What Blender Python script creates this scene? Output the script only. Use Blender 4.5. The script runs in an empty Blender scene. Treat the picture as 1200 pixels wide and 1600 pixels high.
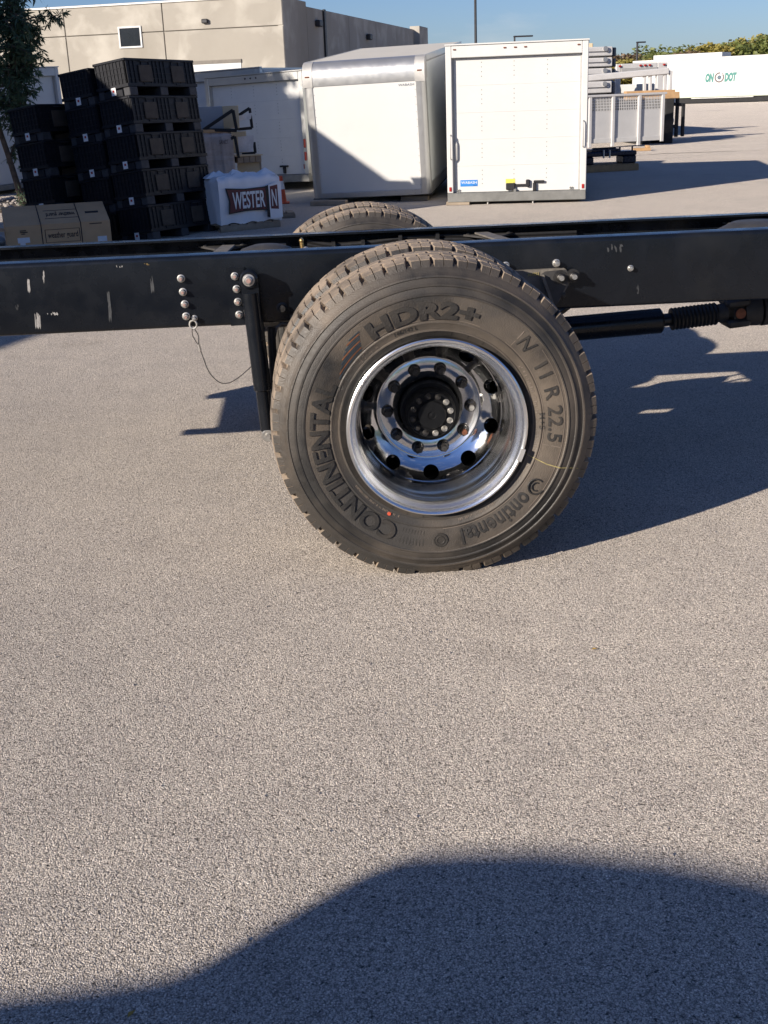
import bpy, bmesh, math, random
from mathutils import Vector, Matrix, Euler
random.seed(7)
SC = bpy.context.scene
COL = SC.collection
R = math.radians
PI = math.pi

# ------------------------------------------------------------------ camera
FPX, PIT, ROL, YAW = 1850.0, 0.33735, -0.03916, 0.05381      # focal length in px of a 1200x1600 frame
CAM = Vector((-0.38013, -3.68763, 1.53455))
fw = Vector((math.sin(YAW)*math.cos(PIT), math.cos(YAW)*math.cos(PIT), -math.sin(PIT)))
rt = Vector((math.cos(YAW), -math.sin(YAW), 0)); up = rt.cross(fw)
r2 = math.cos(ROL)*rt + math.sin(ROL)*up; u2 = -math.sin(ROL)*rt + math.cos(ROL)*up
cd = bpy.data.cameras.new('camera'); co = bpy.data.objects.new('camera', cd); COL.objects.link(co)
cd.sensor_fit = 'VERTICAL'; cd.sensor_height = 36.0; cd.lens = 36.0*FPX/1600.0
cd.clip_start = 0.05; cd.clip_end = 2000
co.matrix_world = Matrix(((r2.x, u2.x, -fw.x, CAM.x), (r2.y, u2.y, -fw.y, CAM.y), (r2.z, u2.z, -fw.z, CAM.z), (0, 0, 0, 1)))
SC.camera = co

# ------------------------------------------------------------------ light
SUN_H = Vector((0.793, 0.609, 0)); SUN_EL = R(21.3)            # direction the light travels, elevation
sd = Vector((SUN_H.x*math.cos(SUN_EL), SUN_H.y*math.cos(SUN_EL), -math.sin(SUN_EL)))
sl = bpy.data.lights.new('sun', 'SUN'); so = bpy.data.objects.new('sun', sl); COL.objects.link(so)
sl.energy = 5.0; sl.angle = R(0.53); sl.color = (1.0, 0.90, 0.78)
so.rotation_euler = sd.to_track_quat('-Z', 'Y').to_euler()
wd = bpy.data.worlds.new('World'); SC.world = wd; wd.use_nodes = True
nt = wd.node_tree; bg = nt.nodes['Background']
sky = nt.nodes.new('ShaderNodeTexSky'); sky.sky_type = 'NISHITA'; sky.sun_disc = False
sky.sun_elevation = SUN_EL; sky.sun_rotation = math.atan2(-SUN_H.x, -SUN_H.y)
sky.air_density = 1.0; sky.dust_density = 0.35; sky.ozone_density = 3.0
tint = nt.nodes.new('ShaderNodeMix'); tint.data_type = 'RGBA'; tint.blend_type = 'MULTIPLY'; tint.inputs['Factor'].default_value = 1.0
tint.inputs['B'].default_value = (0.80, 0.95, 1.38, 1)                     # deeper autumn blue
nt.links.new(sky.outputs[0], tint.inputs['A'])
tcw = nt.nodes.new('ShaderNodeTexCoord'); mpw = nt.nodes.new('ShaderNodeMapping'); mpw.inputs['Scale'].default_value = (3.2, 3.2, 11.0)
cl = nt.nodes.new('ShaderNodeTexNoise'); cl.inputs['Scale'].default_value = 1.7; cl.inputs['Detail'].default_value = 7; cl.inputs['Roughness'].default_value = .55
nt.links.new(tcw.outputs['Generated'], mpw.inputs['Vector']); nt.links.new(mpw.outputs['Vector'], cl.inputs['Vector'])
clr = nt.nodes.new('ShaderNodeMapRange'); clr.inputs['From Min'].default_value = .56; clr.inputs['From Max'].default_value = .80; clr.inputs['To Max'].default_value = .35
nt.links.new(cl.outputs['Fac'], clr.inputs['Value'])
cm_ = nt.nodes.new('ShaderNodeMix'); cm_.data_type = 'RGBA'; nt.links.new(clr.outputs['Result'], cm_.inputs['Factor'])
nt.links.new(tint.outputs['Result'], cm_.inputs['A']); cm_.inputs['B'].default_value = (11.0, 10.8, 10.6, 1)   # thin high cloud
nt.links.new(cm_.outputs['Result'], bg.inputs['Color']); bg.inputs['Strength'].default_value = 0.050
SC.view_settings.view_transform = 'Standard'; SC.view_settings.look = 'None'
SC.view_settings.exposure = 0.65; SC.view_settings.gamma = 1.0

# ------------------------------------------------------------------ pixel helpers (photograph pixels -> points in the place)
def ray(x, y):
    return (fw + r2*((x-600)/FPX) - u2*((y-800)/FPX))
def gnd(x, y, z=0.0):
    d = ray(x, y); return CAM + d*((z-CAM.z)/d.z)
def at(x, y, Y):
    d = ray(x, y); return CAM + d*((Y-CAM.y)/d.y)
def y_for_z(x, y, z):
    d = ray(x, y); return (CAM + d*((z-CAM.z)/d.z)).y

# ------------------------------------------------------------------ materials
def new_mat(name):
    m = bpy.data.materials.new(name); m.use_nodes = True
    return m, m.node_tree, m.node_tree.nodes['Principled BSDF']
def mat(name, col, rough=0.6, metal=0.0, var=0.12, scale=6.0, bump=0.0, bscale=60.0, spec=0.5, col2=None, coat=0.0, rvar=0.12):
    """plain painted / cast surface with uneven tone, roughness and fine relief"""
    m, t, b = new_mat(name); L = t.links
    tc = t.nodes.new('ShaderNodeTexCoord')
    n = t.nodes.new('ShaderNodeTexNoise'); n.inputs['Scale'].default_value = scale; n.inputs['Detail'].default_value = 6; n.inputs['Roughness'].default_value = .62
    L.new(tc.outputs['Object'], n.inputs['Vector'])
    cr = t.nodes.new('ShaderNodeValToRGB'); e = cr.color_ramp.elements
    c2 = col2 or tuple(min(1, c*(1+var)) for c in col); c1 = tuple(c*(1-var) for c in col)
    e[0].position = .3; e[1].position = .72; e[0].color = (*c1, 1); e[1].color = (*c2, 1)
    L.new(n.outputs['Fac'], cr.inputs['Fac']); L.new(cr.outputs['Color'], b.inputs['Base Color'])
    mr = t.nodes.new('ShaderNodeMapRange'); mr.inputs['From Min'].default_value = .3; mr.inputs['From Max'].default_value = .7
    mr.inputs['To Min'].default_value = max(.03, rough-rvar*.6); mr.inputs['To Max'].default_value = min(1, rough+rvar)
    n2 = t.nodes.new('ShaderNodeTexNoise'); n2.inputs['Scale'].default_value = scale*3.7; n2.inputs['Detail'].default_value = 4
    L.new(tc.outputs['Object'], n2.inputs['Vector']); L.new(n2.outputs['Fac'], mr.inputs['Value']); L.new(mr.outputs['Result'], b.inputs['Roughness'])
    b.inputs['Metallic'].default_value = metal; b.inputs['Specular IOR Level'].default_value = spec
    b.inputs['Coat Weight'].default_value = coat
    if bump:
        bn = t.nodes.new('ShaderNodeTexNoise'); bn.inputs['Scale'].default_value = bscale; bn.inputs['Detail'].default_value = 4
        L.new(tc.outputs['Object'], bn.inputs['Vector'])
        bp = t.nodes.new('ShaderNodeBump'); bp.inputs['Strength'].default_value = bump; bp.inputs['Distance'].default_value = .01
        L.new(bn.outputs['Fac'], bp.inputs['Height']); L.new(bp.outputs['Normal'], b.inputs['Normal'])
    return m
def mix_layer(m, col, scale, lo, hi, detail=6, stretch=None, rough=None, dist=0.0):
    """a second colour lying in patches over a material (dust, scuffs, stains)"""
    t = m.node_tree; b = t.nodes['Principled BSDF']; L = t.links
    src = b.inputs['Base Color'].links[0].from_socket
    tc = t.nodes.new('ShaderNodeTexCoord'); mp = t.nodes.new('ShaderNodeMapping')
    if stretch: mp.inputs['Scale'].default_value = stretch
    L.new(tc.outputs['Object'], mp.inputs['Vector'])
    n = t.nodes.new('ShaderNodeTexNoise'); n.inputs['Scale'].default_value = scale; n.inputs['Detail'].default_value = detail; n.inputs['Distortion'].default_value = dist
    L.new(mp.outputs['Vector'], n.inputs['Vector'])
    mr = t.nodes.new('ShaderNodeMapRange'); mr.inputs['From Min'].default_value = lo; mr.inputs['From Max'].default_value = hi
    L.new(n.outputs['Fac'], mr.inputs['Value'])
    mx = t.nodes.new('ShaderNodeMix'); mx.data_type = 'RGBA'
    L.new(mr.outputs['Result'], mx.inputs['Factor']); L.new(src, mx.inputs['A']); mx.inputs['B'].default_value = (*col, 1)
    L.new(mx.outputs['Result'], b.inputs['Base Color'])
    if rough is not None:
        rs = b.inputs['Roughness'].links[0].from_socket
        mf = t.nodes.new('ShaderNodeMix'); mf.data_type = 'FLOAT'
        L.new(mr.outputs['Result'], mf.inputs['Factor']); L.new(rs, mf.inputs['A']); mf.inputs['B'].default_value = rough
        L.new(mf.outputs['Result'], b.inputs['Roughness'])
    return m

def asphalt_mat():
    m, t, b = new_mat('asphalt'); L = t.links
    tc = t.nodes.new('ShaderNodeTexCoord'); V = tc.outputs['Object']
    def noise(s, d=3, r=.6):
        n = t.nodes.new('ShaderNodeTexNoise'); n.inputs['Scale'].default_value = s; n.inputs['Detail'].default_value = d; n.inputs['Roughness'].default_value = r
        L.new(V, n.inputs['Vector']); return n.outputs['Fac']
    def vor(s, feat='F1'):
        n = t.nodes.new('ShaderNodeTexVoronoi'); n.inputs['Scale'].default_value = s; n.feature = feat
        L.new(V, n.inputs['Vector']); return n
    def ramp(f, stops):
        r = t.nodes.new('ShaderNodeValToRGB'); e = r.color_ramp.elements
        e[0].position, e[0].color = stops[0][0], (*stops[0][1], 1); e[1].position, e[1].color = stops[-1][0], (*stops[-1][1], 1)
        for p, c in stops[1:-1]:
            q = e.new(p); q.color = (*c, 1)
        L.new(f, r.inputs['Fac']); return r.outputs['Color']
    def mix(a, bb, f, mode='MIX'):
        x = t.nodes.new('ShaderNodeMix'); x.data_type = 'RGBA'; x.blend_type = mode
        for s, v in (('A', a), ('B', bb), ('Factor', f)):
            if isinstance(v, (int, float)): x.inputs[s].default_value = v
            elif isinstance(v, tuple): x.inputs[s].default_value = (*v, 1)
            else: L.new(v, x.inputs[s])
        return x.outputs['Result']
    v1 = vor(270); stone = ramp(v1.outputs['Color'], [(.0, (.23, .203, .174)), (.4, (.52, .470, .410)), (.8, (.76, .680, .588)), (1., (1.0, .94, .85))])
    gap = ramp(v1.outputs['Distance'], [(.45, (1, 1, 1)), (.78, (.36, .35, .35))])
    c = mix(stone, gap, .75, 'MULTIPLY')
    grit = ramp(noise(420, 2), [(.33, (.35, .35, .35)), (.48, (1, 1, 1)), (.68, (1.5, 1.48, 1.45))])
    c = mix(c, grit, .8, 'MULTIPLY')
    pits = ramp(noise(85, 2, .55), [(.30, (.05, .05, .05)), (.385, (1, 1, 1))])
    c = mix(c, pits, .8, 'MULTIPLY')
    big = ramp(noise(.55, 5, .6), [(.3, (.93, .93, .935)), (.7, (1.06, 1.055, 1.05))])
    c = mix(c, big, 1.0, 'MULTIPLY')
    mid = ramp(noise(4.5, 5, .65), [(.3, (.93, .93, .94)), (.7, (1.05, 1.05, 1.045))])
    c = mix(c, mid, 1.0, 'MULTIPLY')
    oil = ramp(noise(.8, 4, .55), [(.62, (1, 1, 1)), (.74, (.80, .79, .78))])
    c = mix(c, oil, 1.0, 'MULTIPLY')
    L.new(c, b.inputs['Base Color'])
    b.inputs['Roughness'].default_value = .9; b.inputs['Specular IOR Level'].default_value = .2
    if 'Diffuse Roughness' in b.inputs: b.inputs['Diffuse Roughness'].default_value = .6
    # relief: stones and pits
    def math_(op, a, bb):
        x = t.nodes.new('ShaderNodeMath'); x.operation = op
        for i, v in enumerate((a, bb)):
            if isinstance(v, (int, float)): x.inputs[i].default_value = v
            else: L.new(v, x.inputs[i])
        return x.outputs[0]
    h = math_('MULTIPLY', v1.outputs['Distance'], -0.5)
    h = math_('ADD', h, math_('MULTIPLY', noise(95, 3, .75), 1.1))
    h = math_('ADD', h, math_('MULTIPLY', noise(300, 2), .5))
    bp = t.nodes.new('ShaderNodeBump'); bp.inputs['Strength'].default_value = 1.0; bp.inputs['Distance'].default_value = .0075
    L.new(h, bp.inputs['Height']); L.new(bp.outputs['Normal'], b.inputs['Normal'])
    return m

M = {}
M['asphalt'] = asphalt_mat()
M['rubber'] = mat('dusty_tyre_rubber', (.022, .021, .020), .42, var=.3, scale=14, bump=.25, bscale=240)
mix_layer(M['rubber'], (.175, .138, .102), 3.2, .36, .66, detail=9, rough=.60)
mix_layer(M['rubber'], (.040, .037, .034), 1.7, .46, .62, detail=5)
M['rubber_clean'] = mat('clean_tyre_rubber', (.020, .019, .018), .48, var=.3, scale=14, bump=.2, bscale=240)
mix_layer(M['rubber_clean'], (.085, .070, .056), 4.0, .40, .75, detail=8, rough=.75)
M['tread'] = mat('dusty_tread_rubber', (.040, .037, .034), .85, var=.3, scale=20, bump=.4, bscale=200)
mix_layer(M['tread'], (.27, .212, .158), 6.0, .28, .56, detail=8, rough=.95)
M['letter'] = mat('moulded_letter_rubber', (.018, .017, .016), .6, var=.25, scale=30, bump=.2, bscale=200)
mix_layer(M['letter'], (.045, .038, .031), 9.0, .40, .75, detail=6)
M['letter_edge'] = mat('pale_mould_line', (.16, .13, .105), .8, var=.2, scale=20)
M['chrome'] = mat('polished_aluminium', (.80, .80, .80), .06, metal=1.0, var=.05, scale=8, rvar=.05, bump=.015, bscale=70)
mix_layer(M['chrome'], (.52, .50, .47), 9.0, .52, .80, rough=.30)
M['brushed'] = mat('dull_polished_aluminium', (.90, .90, .89), .20, metal=1.0, var=.03, scale=5, rvar=.02)
mix_layer(M['brushed'], (.86, .85, .84), 5.0, .45, .85, rough=.27)
M['lip'] = mat('matt_polished_lip', (.93, .93, .92), .25, metal=1.0, var=.03, scale=6, rvar=.02)
M['hub'] = mat('black_hub_paint', (.004, .0045, .0055), .55, var=.4, scale=20, bump=.1, bscale=80, spec=.2)
M['nut'] = mat('dark_steel_nut', (.055, .052, .05), .42, metal=.7, var=.3, scale=40)
M['steel'] = mat('zinc_steel', (.55, .53, .49), .38, metal=.85, var=.25, scale=40)
M['pink_steel'] = mat('faintly_rusted_steel', (.42, .27, .23), .5, metal=.5, var=.25, scale=60)
M['rust'] = mat('rusted_steel', (.25, .09, .045), .8, var=.3, scale=50)
M['frame'] = mat('black_frame_paint', (.0050, .0064, .0092), .24, var=.2, scale=3.5, rvar=.10, spec=.5)
mix_layer(M['frame'], (.020, .020, .020), 3.0, .58, .95, detail=9, rough=.6)
M['scuff'] = mat('bare_scuff', (.28, .27, .26), .7, var=.3, scale=60)
M['faint_scuff'] = mat('faint_scuff', (.045, .047, .05), .6, var=.3, scale=60)
M['frame_grey'] = mat('dusty_frame_casting', (.14, .125, .105), .75, var=.35, scale=14, bump=.3, bscale=70)
M['frame_dark'] = mat('dusty_black_steel', (.040, .038, .037), .6, var=.35, scale=10, bump=.15, bscale=60)
M['hose'] = mat('black_hose', (.012, .012, .013), .5, var=.2, scale=20)
M['brass'] = mat('brass_fitting', (.50, .34, .14), .35, metal=.9, var=.2, scale=40)
M['green_plastic'] = mat('green_fitting', (.04, .22, .08), .5)
M['white'] = mat('white_panel', (.57, .57, .555), .38, var=.03, scale=1.6, rvar=.06)
M['white2'] = mat('white_painted_steel', (.56, .56, .545), .42, var=.05, scale=2.5, rvar=.08)
M['alu'] = mat('aluminium_trim', (.52, .52, .51), .34, metal=.75, var=.06, scale=3, rvar=.06)
M['alu_dull'] = mat('dull_aluminium', (.46, .45, .43), .5, metal=.45, var=.12, scale=4, bump=.05, bscale=20)
M['alu_dark'] = mat('weathered_sill_aluminium', (.20, .20, .19), .55, metal=.4, var=.2, scale=7)
M['roof'] = mat('translucent_roof_sheet', (.60, .56, .47), .55, var=.05, scale=2)
M['liner'] = mat('grey_side_panel', (.66, .69, .67), .30, var=.05, scale=1.2, rvar=.03)
M['grey_sheet'] = mat('grey_steel_sheet', (.50, .495, .485), .5, metal=.1, var=.07, scale=2.5)
M['grey_post'] = mat('grey_steel_post', (.52, .51, .50), .5, metal=.1, var=.08, scale=5)
M['dark'] = mat('dark_underside', (.016, .016, .017), .8, var=.3, scale=6)
M['red'] = mat('red_lens', (.34, .018, .014), .25, var=.2, scale=30, coat=.4)
M['amber'] = mat('dim_marker_lens', (.16, .055, .03), .3, var=.2, scale=30)
M['blue'] = mat('blue_sticker', (.030, .20, .56), .4, var=.05, scale=10)
M['print_white'] = mat('white_print', (.75, .75, .75), .5, var=.04, scale=10)
M['yellow'] = mat('yellow_sticker', (.62, .56, .10), .5, var=.08, scale=20)
M['navy_print'] = mat('navy_print', (.06, .08, .12), .5, var=.1, scale=20)
M['concrete'] = mat('tilt_up_concrete', (.33, .303, .258), .9, var=.08, scale=.35, bump=.1, bscale=9)
mix_layer(M['concrete'], (.43, .40, .345), .75, .48, .66, detail=9, dist=.5)
mix_layer(M['concrete'], (.265, .24, .20), .3, .52, .66, detail=6, stretch=(1, 1, .35))
M['concrete_joint'] = mat('joint_sealant', (.20, .18, .155), .9)
M['glass'] = mat('dark_window_glass', (.012, .014, .018), .08, var=.1, scale=1)
M['bin'] = mat('black_plastic_bin', (.009, .010, .014), .5, var=.25, scale=9, bump=.05, bscale=40, spec=.25)
M['bin_panel'] = mat('brown_tinted_panel', (.062, .050, .040), .6, var=.2, scale=9, spec=.2)
M['bin_foot'] = mat('dusty_bin_foot', (.036, .037, .042), .7, var=.25, scale=14)
M['tag'] = mat('white_paper_tag', (.72, .72, .72), .7, var=.06, scale=20)
M['card'] = mat('brown_cardboard', (.56, .35, .185), .85, var=.09, scale=3.5, bump=.06, bscale=22)
M['card_dark'] = mat('cardboard_print', (.035, .027, .022), .8, var=.2, scale=40)
M['tan'] = mat('tan_board', (.56, .46, .30), .8, var=.08, scale=4)
M['grey_card'] = mat('grey_coated_board', (.33, .35, .37), .7, var=.06, scale=4)
M['wrap'] = mat('stretch_wrapped_cartons', (.42, .34, .29), .3, var=.22, scale=4, bump=.5, bscale=7, rvar=.2)
mix_layer(M['wrap'], (.54, .49, .47), 5.0, .50, .68, detail=7, stretch=(.25, .25, 3), rough=.15)
M['film'] = mat('clear_stretch_film', (.66, .66, .68), .2, var=.15, scale=8, bump=.5, bscale=12)
M['tarp'] = mat('white_woven_cover', (.76, .77, .79), .55, var=.05, scale=5, bump=.35, bscale=8)
M['maroon'] = mat('maroon_print', (.115, .030, .030), .6, var=.15, scale=14)
M['black_print'] = mat('black_print', (.018, .016, .016), .6, var=.15, scale=14)
M['wood'] = mat('weathered_pallet_wood', (.29, .235, .175), .85, var=.22, scale=8, bump=.3, bscale=30)
M['lumber'] = mat('fresh_lumber', (.43, .27, .135), .8, var=.18, scale=6, bump=.2, bscale=30)
M['orange'] = mat('orange_cone', (.62, .085, .028), .55, var=.12, scale=14)
M['rack'] = mat('black_powder_coat', (.009, .009, .011), .6, var=.2, scale=10)
M['navy_paint'] = mat('black_gloss_paint', (.012, .017, .034), .25, var=.3, scale=5)
M['bark'] = mat('tree_bark', (.085, .064, .05), .95, var=.35, scale=14, bump=.6, bscale=40)
M['teal'] = mat('teal_print', (.04, .19, .165), .5, var=.05, scale=6)
M['taupe'] = mat('brown_grey_print', (.10, .075, .075), .5, var=.05, scale=6)
M['pale_green'] = mat('pale_green_rail', (.48, .52, .42), .6, var=.06, scale=3)
M['van'] = mat('shadow_van_paint', (.62, .62, .60), .3, var=.04, scale=2)
M['strap'] = mat('black_strap', (.014, .014, .016), .6, var=.2, scale=20)
M['chalk'] = mat('yellow_chalk', (.30, .25, .11), .9, var=.4, scale=60)
M['red_dot'] = mat('red_paint_dot', (.50, .075, .035), .6, var=.2, scale=60)
M['rock'] = mat('river_rock', (.30, .27, .25), .85, var=.35, scale=3, bump=.4, bscale=14)
M['soil'] = mat('mulch_soil', (.07, .055, .042), .95, var=.4, scale=12, bump=.6, bscale=30)
M['pole'] = mat('dark_lamp_pole', (.022, .022, .026), .5, var=.2, scale=3)
M['pale_stain'] = mat('dried_leaf', (.42, .27, .06), .8, var=.3, scale=90)
M['flame_o'] = mat('orange_brown_flame', (.16, .062, .028), .8, var=.3, scale=40)
M['flame_b'] = mat('blue_black_flame', (.022, .035, .047), .7, var=.3, scale=40)

def leaf_mat(name, c1, c2, trans=.35):
    m, t, b = new_mat(name); L = t.links
    oi = t.nodes.new('ShaderNodeTexCoord'); n = t.nodes.new('ShaderNodeTexNoise'); n.inputs['Scale'].default_value = 1.1; n.inputs['Detail'].default_value = 7; n.inputs['Roughness'].default_value = .75
    L.new(oi.outputs['Object'], n.inputs['Vector'])
    cr = t.nodes.new('ShaderNodeValToRGB'); e = cr.color_ramp.elements
    e[0].position = .32; e[1].position = .68; e[0].color = (*c1, 1); e[1].color = (*c2, 1)
    L.new(n.outputs['Fac'], cr.inputs['Fac']); L.new(cr.outputs['Color'], b.inputs['Base Color'])
    b.inputs['Roughness'].default_value = .6
    tr = t.nodes.new('ShaderNodeBsdfTranslucent'); L.new(cr.outputs['Color'], tr.inputs['Color'])
    mx = t.nodes.new('ShaderNodeMixShader'); mx.inputs['Fac'].default_value = trans
    out = t.nodes['Material Output']; L.new(b.outputs[0], mx.inputs[1]); L.new(tr.outputs[0], mx.inputs[2]); L.new(mx.outputs[0], out.inputs['Surface'])
    return m
M['leaf_near'] = leaf_mat('cypress_leaf', (.030, .060, .034), (.085, .135, .070), .3)
M['leaf_green'] = leaf_mat('autumn_green_leaf', (.10, .135, .035), (.24, .26, .075))
M['leaf_yellow'] = leaf_mat('autumn_yellow_leaf', (.20, .20, .045), (.42, .33, .085))
M['leaf_brown'] = leaf_mat('autumn_brown_leaf', (.14, .10, .065), (.27, .19, .12))

# ------------------------------------------------------------------ mesh builder
class MB:
    def __init__(s): s.v = []; s.f = []
    def add(s, vs, fs):
        o = len(s.v); s.v += [tuple(v) for v in vs]; s.f += [tuple(i+o for i in f) for f in fs]; return s
    def box(s, a, b, mt=None):
        x0, y0, z0 = a; x1, y1, z1 = b
        vs = [Vector(p) for p in ((x0, y0, z0), (x1, y0, z0), (x1, y1, z0), (x0, y1, z0), (x0, y0, z1), (x1, y0, z1), (x1, y1, z1), (x0, y1, z1))]
        if mt: vs = [mt @ v for v in vs]
        return s.add(vs, [(0, 3, 2, 1), (4, 5, 6, 7), (0, 1, 5, 4), (1, 2, 6, 5), (2, 3, 7, 6), (3, 0, 4, 7)])
    def bbox(s, a, b, c=.01, mt=None):
        """box with chamfered edges"""
        x0, y0, z0 = a; x1, y1, z1 = b
        bm = bmesh.new(); bmesh.ops.create_cube(bm, size=1)
        for v in bm.verts: v.co = Vector(((x0+x1)/2+v.co.x*(x1-x0), (y0+y1)/2+v.co.y*(y1-y0), (z0+z1)/2+v.co.z*(z1-z0)))
        c = min(c, .45*min(abs(x1-x0), abs(y1-y0), abs(z1-z0)))
        bmesh.ops.bevel(bm, geom=bm.edges[:], offset=c, segments=1, affect='EDGES', profile=.5)
        bmesh.ops.recalc_face_normals(bm, faces=bm.faces[:])
        bm.verts.index_update()
        vs = [(mt @ v.co) if mt else v.co.copy() for v in bm.verts]
        s.add(vs, [[v.index for v in f.verts] for f in bm.faces]); bm.free(); return s
    def prism(s, pts, y0, y1, mt=None):
        """polygon in x,z (counter-clockwise seen from -y) pushed from y0 to y1"""
        n = len(pts); vs = [Vector((p[0], y0, p[1])) for p in pts]+[Vector((p[0], y1, p[1])) for p in pts]
        if mt: vs = [mt @ v for v in vs]
        return s.add(vs, [tuple(range(n)), tuple(range(2*n-1, n-1, -1))]+[(i, i+n, (i+1) % n+n, (i+1) % n) for i in range(n)])
    def prism_axis(s, pts, a0, a1, axis):
        """polygon pushed along 'x' (pts are y,z) or 'z' (pts are x,y)"""
        n = len(pts)
        if axis == 'x': vs = [Vector((a0, p[0], p[1])) for p in pts]+[Vector((a1, p[0], p[1])) for p in pts]
        else: vs = [Vector((p[0], p[1], a0)) for p in pts]+[Vector((p[0], p[1], a1)) for p in pts]
        return s.add(vs, [tuple(range(n-1, -1, -1)), tuple(range(n, 2*n))]+[(i, (i+1) % n, (i+1) % n+n, i+n) for i in range(n)])
    def cyl(s, p, q, r, r1=None, n=16, cap=True):
        p, q = Vector(p), Vector(q); d = (q-p).normalized(); r1 = r if r1 is None else r1
        a = d.orthogonal().normalized(); b = d.cross(a)
        vs = [p+(a*math.cos(2*PI*i/n)+b*math.sin(2*PI*i/n))*r for i in range(n)]+[q+(a*math.cos(2*PI*i/n)+b*math.sin(2*PI*i/n))*r1 for i in range(n)]
        fs = [(i, (i+1) % n, (i+1) % n+n, i+n) for i in range(n)]
        if cap: fs += [tuple(range(n-1, -1, -1)), tuple(range(n, 2*n))]
        return s.add(vs, fs)
    def tube(s, pts, r, n=8, rs=None):
        pts = [Vector(p) for p in pts]; m = len(pts); vs = []; a = None
        for i, p in enumerate(pts):
            d = (pts[min(i+1, m-1)]-pts[max(i-1, 0)]).normalized()
            a = d.orthogonal().normalized() if a is None else (a-d*a.dot(d)).normalized()
            b = d.cross(a); rr = rs[i] if rs else r
            vs += [p+(a*math.cos(2*PI*k/n)+b*math.sin(2*PI*k/n))*rr for k in range(n)]
        fs = [(i*n+k, i*n+(k+1) % n, (i+1)*n+(k+1) % n, (i+1)*n+k) for i in range(m-1) for k in range(n)]
        fs += [tuple(range(n-1, -1, -1)), tuple(range((m-1)*n, m*n))]
        return s.add(vs, fs)
    def lathe(s, prof, n=64, c=(0, 0, 0), axis='y'):
        """profile of (radius, along-axis) turned about an axis through c"""
        vs = []
        for r, a in prof:
            for k in range(n):
                t = 2*PI*k/n
                if axis == 'y': vs.append((c[0]+r*math.cos(t), c[1]+a, c[2]+r*math.sin(t)))
                elif axis == 'z': vs.append((c[0]+r*math.cos(t), c[1]+r*math.sin(t), c[2]+a))
                else: vs.append((c[0]+a, c[1]+r*math.cos(t), c[2]+r*math.sin(t)))
        m = len(prof)
        return s.add(vs, [(i*n+k, (i+1)*n+k, (i+1)*n+(k+1) % n, i*n+(k+1) % n) for i in range(m-1) for k in range(n)])
    def sphere(s, c, r, n=10, m=6, sz=1.0):
        vs = []; fs = []
        for i in range(m+1):
            a = PI*i/m
            for k in range(n): vs.append((c[0]+r*math.sin(a)*math.cos(2*PI*k/n), c[1]+r*math.sin(a)*math.sin(2*PI*k/n), c[2]+r*sz*math.cos(a)))
        for i in range(m):
            for k in range(n): fs.append((i*n+k, (i+1)*n+k, (i+1)*n+(k+1) % n, i*n+(k+1) % n))
        return s.add(vs, fs)
    def mesh(s, name, m, smooth=None):
        me = bpy.data.meshes.new(name); me.from_pydata(s.v, [], s.f); me.validate()
        bm = bmesh.new(); bm.from_mesh(me); bmesh.ops.recalc_face_normals(bm, faces=bm.faces[:]); bm.to_mesh(me); bm.free()
        if m is not None: me.materials.append(m)
        if smooth is not None:
            for p in me.polygons: p.use_smooth = True
            me.set_sharp_from_angle(angle=R(smooth))
        return me
    def build(s, name, m, parent=None, smooth=None, loc=None):
        return link(name, s.mesh(name, m, smooth), parent, loc)
def link(name, me, parent=None, loc=None):
    o = bpy.data.objects.new(name, me); COL.objects.link(o)
    if parent: o.parent = parent
    if loc is not None: o.location = loc
    return o
def tag(o, label, cat, group=None):
    o['label'] = label; o['category'] = cat
    if group: o['group'] = group
    return o
def thing(name, label, cat, loc=(0, 0, 0), rot=(0, 0, 0), group=None):
    o = bpy.data.objects.new(name, None); COL.objects.link(o); o.empty_display_size = .1
    o.location = loc; o.rotation_euler = rot
    return tag(o, label, cat, group)
def frame_rot(yaw, pit=0, rol=0):
    return (Matrix.Rotation(yaw, 3, 'Z') @ Matrix.Rotation(pit, 3, 'X') @ Matrix.Rotation(rol, 3, 'Y')).to_euler()
def copy_tree(o, parent=None):
    c = o.copy(); COL.objects.link(c); c.parent = parent
    for ch in list(o.children): copy_tree(ch, c)
    return c
def struct(o): o['kind'] = 'structure'; return o

def text_mesh(s, size=1.0, bold=0.0, ext=.001, sx=1.0, shear=0.0, spacing=1.0):
    """letters as a mesh lying in x,y with thickness in z, centred in x, standing on y=0"""
    cu = bpy.data.curves.new('letters', 'FONT'); cu.body = s; cu.size = size; cu.offset = bold; cu.extrude = ext
    cu.align_x = 'CENTER'; cu.resolution_u = 4; cu.shear = shear; cu.space_character = spacing
    o = bpy.data.objects.new('letters', cu); COL.objects.link(o)
    me = bpy.data.meshes.new_from_object(o); bpy.data.objects.remove(o); bpy.data.curves.remove(cu)
    for v in me.vertices: v.co.x *= sx
    return me
def put_text(name, s, parent, mt, m, size, bold=0.0, sx=1.0, shear=0.0, fit=None, ext=.001, spacing=1.0):
    me = text_mesh(s, size, bold, ext, sx, shear, spacing)
    if fit:
        xs = [v.co.x for v in me.vertices]; ys = [v.co.y for v in me.vertices]
        kx = fit[0]/(max(xs)-min(xs)); ky = fit[1]/(max(ys)-min(ys)); cx = (max(xs)+min(xs))/2; cy = (max(ys)+min(ys))/2
        for v in me.vertices: v.co.x = (v.co.x-cx)*kx; v.co.y = (v.co.y-cy)*ky
    me.transform(mt); me.materials.clear(); me.materials.append(m); me.name = name
    return link(name, me, parent)
# text standing on a face that looks towards -y (x right, z up)
UPRIGHT = Matrix.Rotation(PI/2, 4, 'X')
def face_text(x, y, z, rotz=0.0): return Matrix.Translation((x, y, z)) @ UPRIGHT @ Matrix.Rotation(rotz, 4, 'Z')
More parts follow.
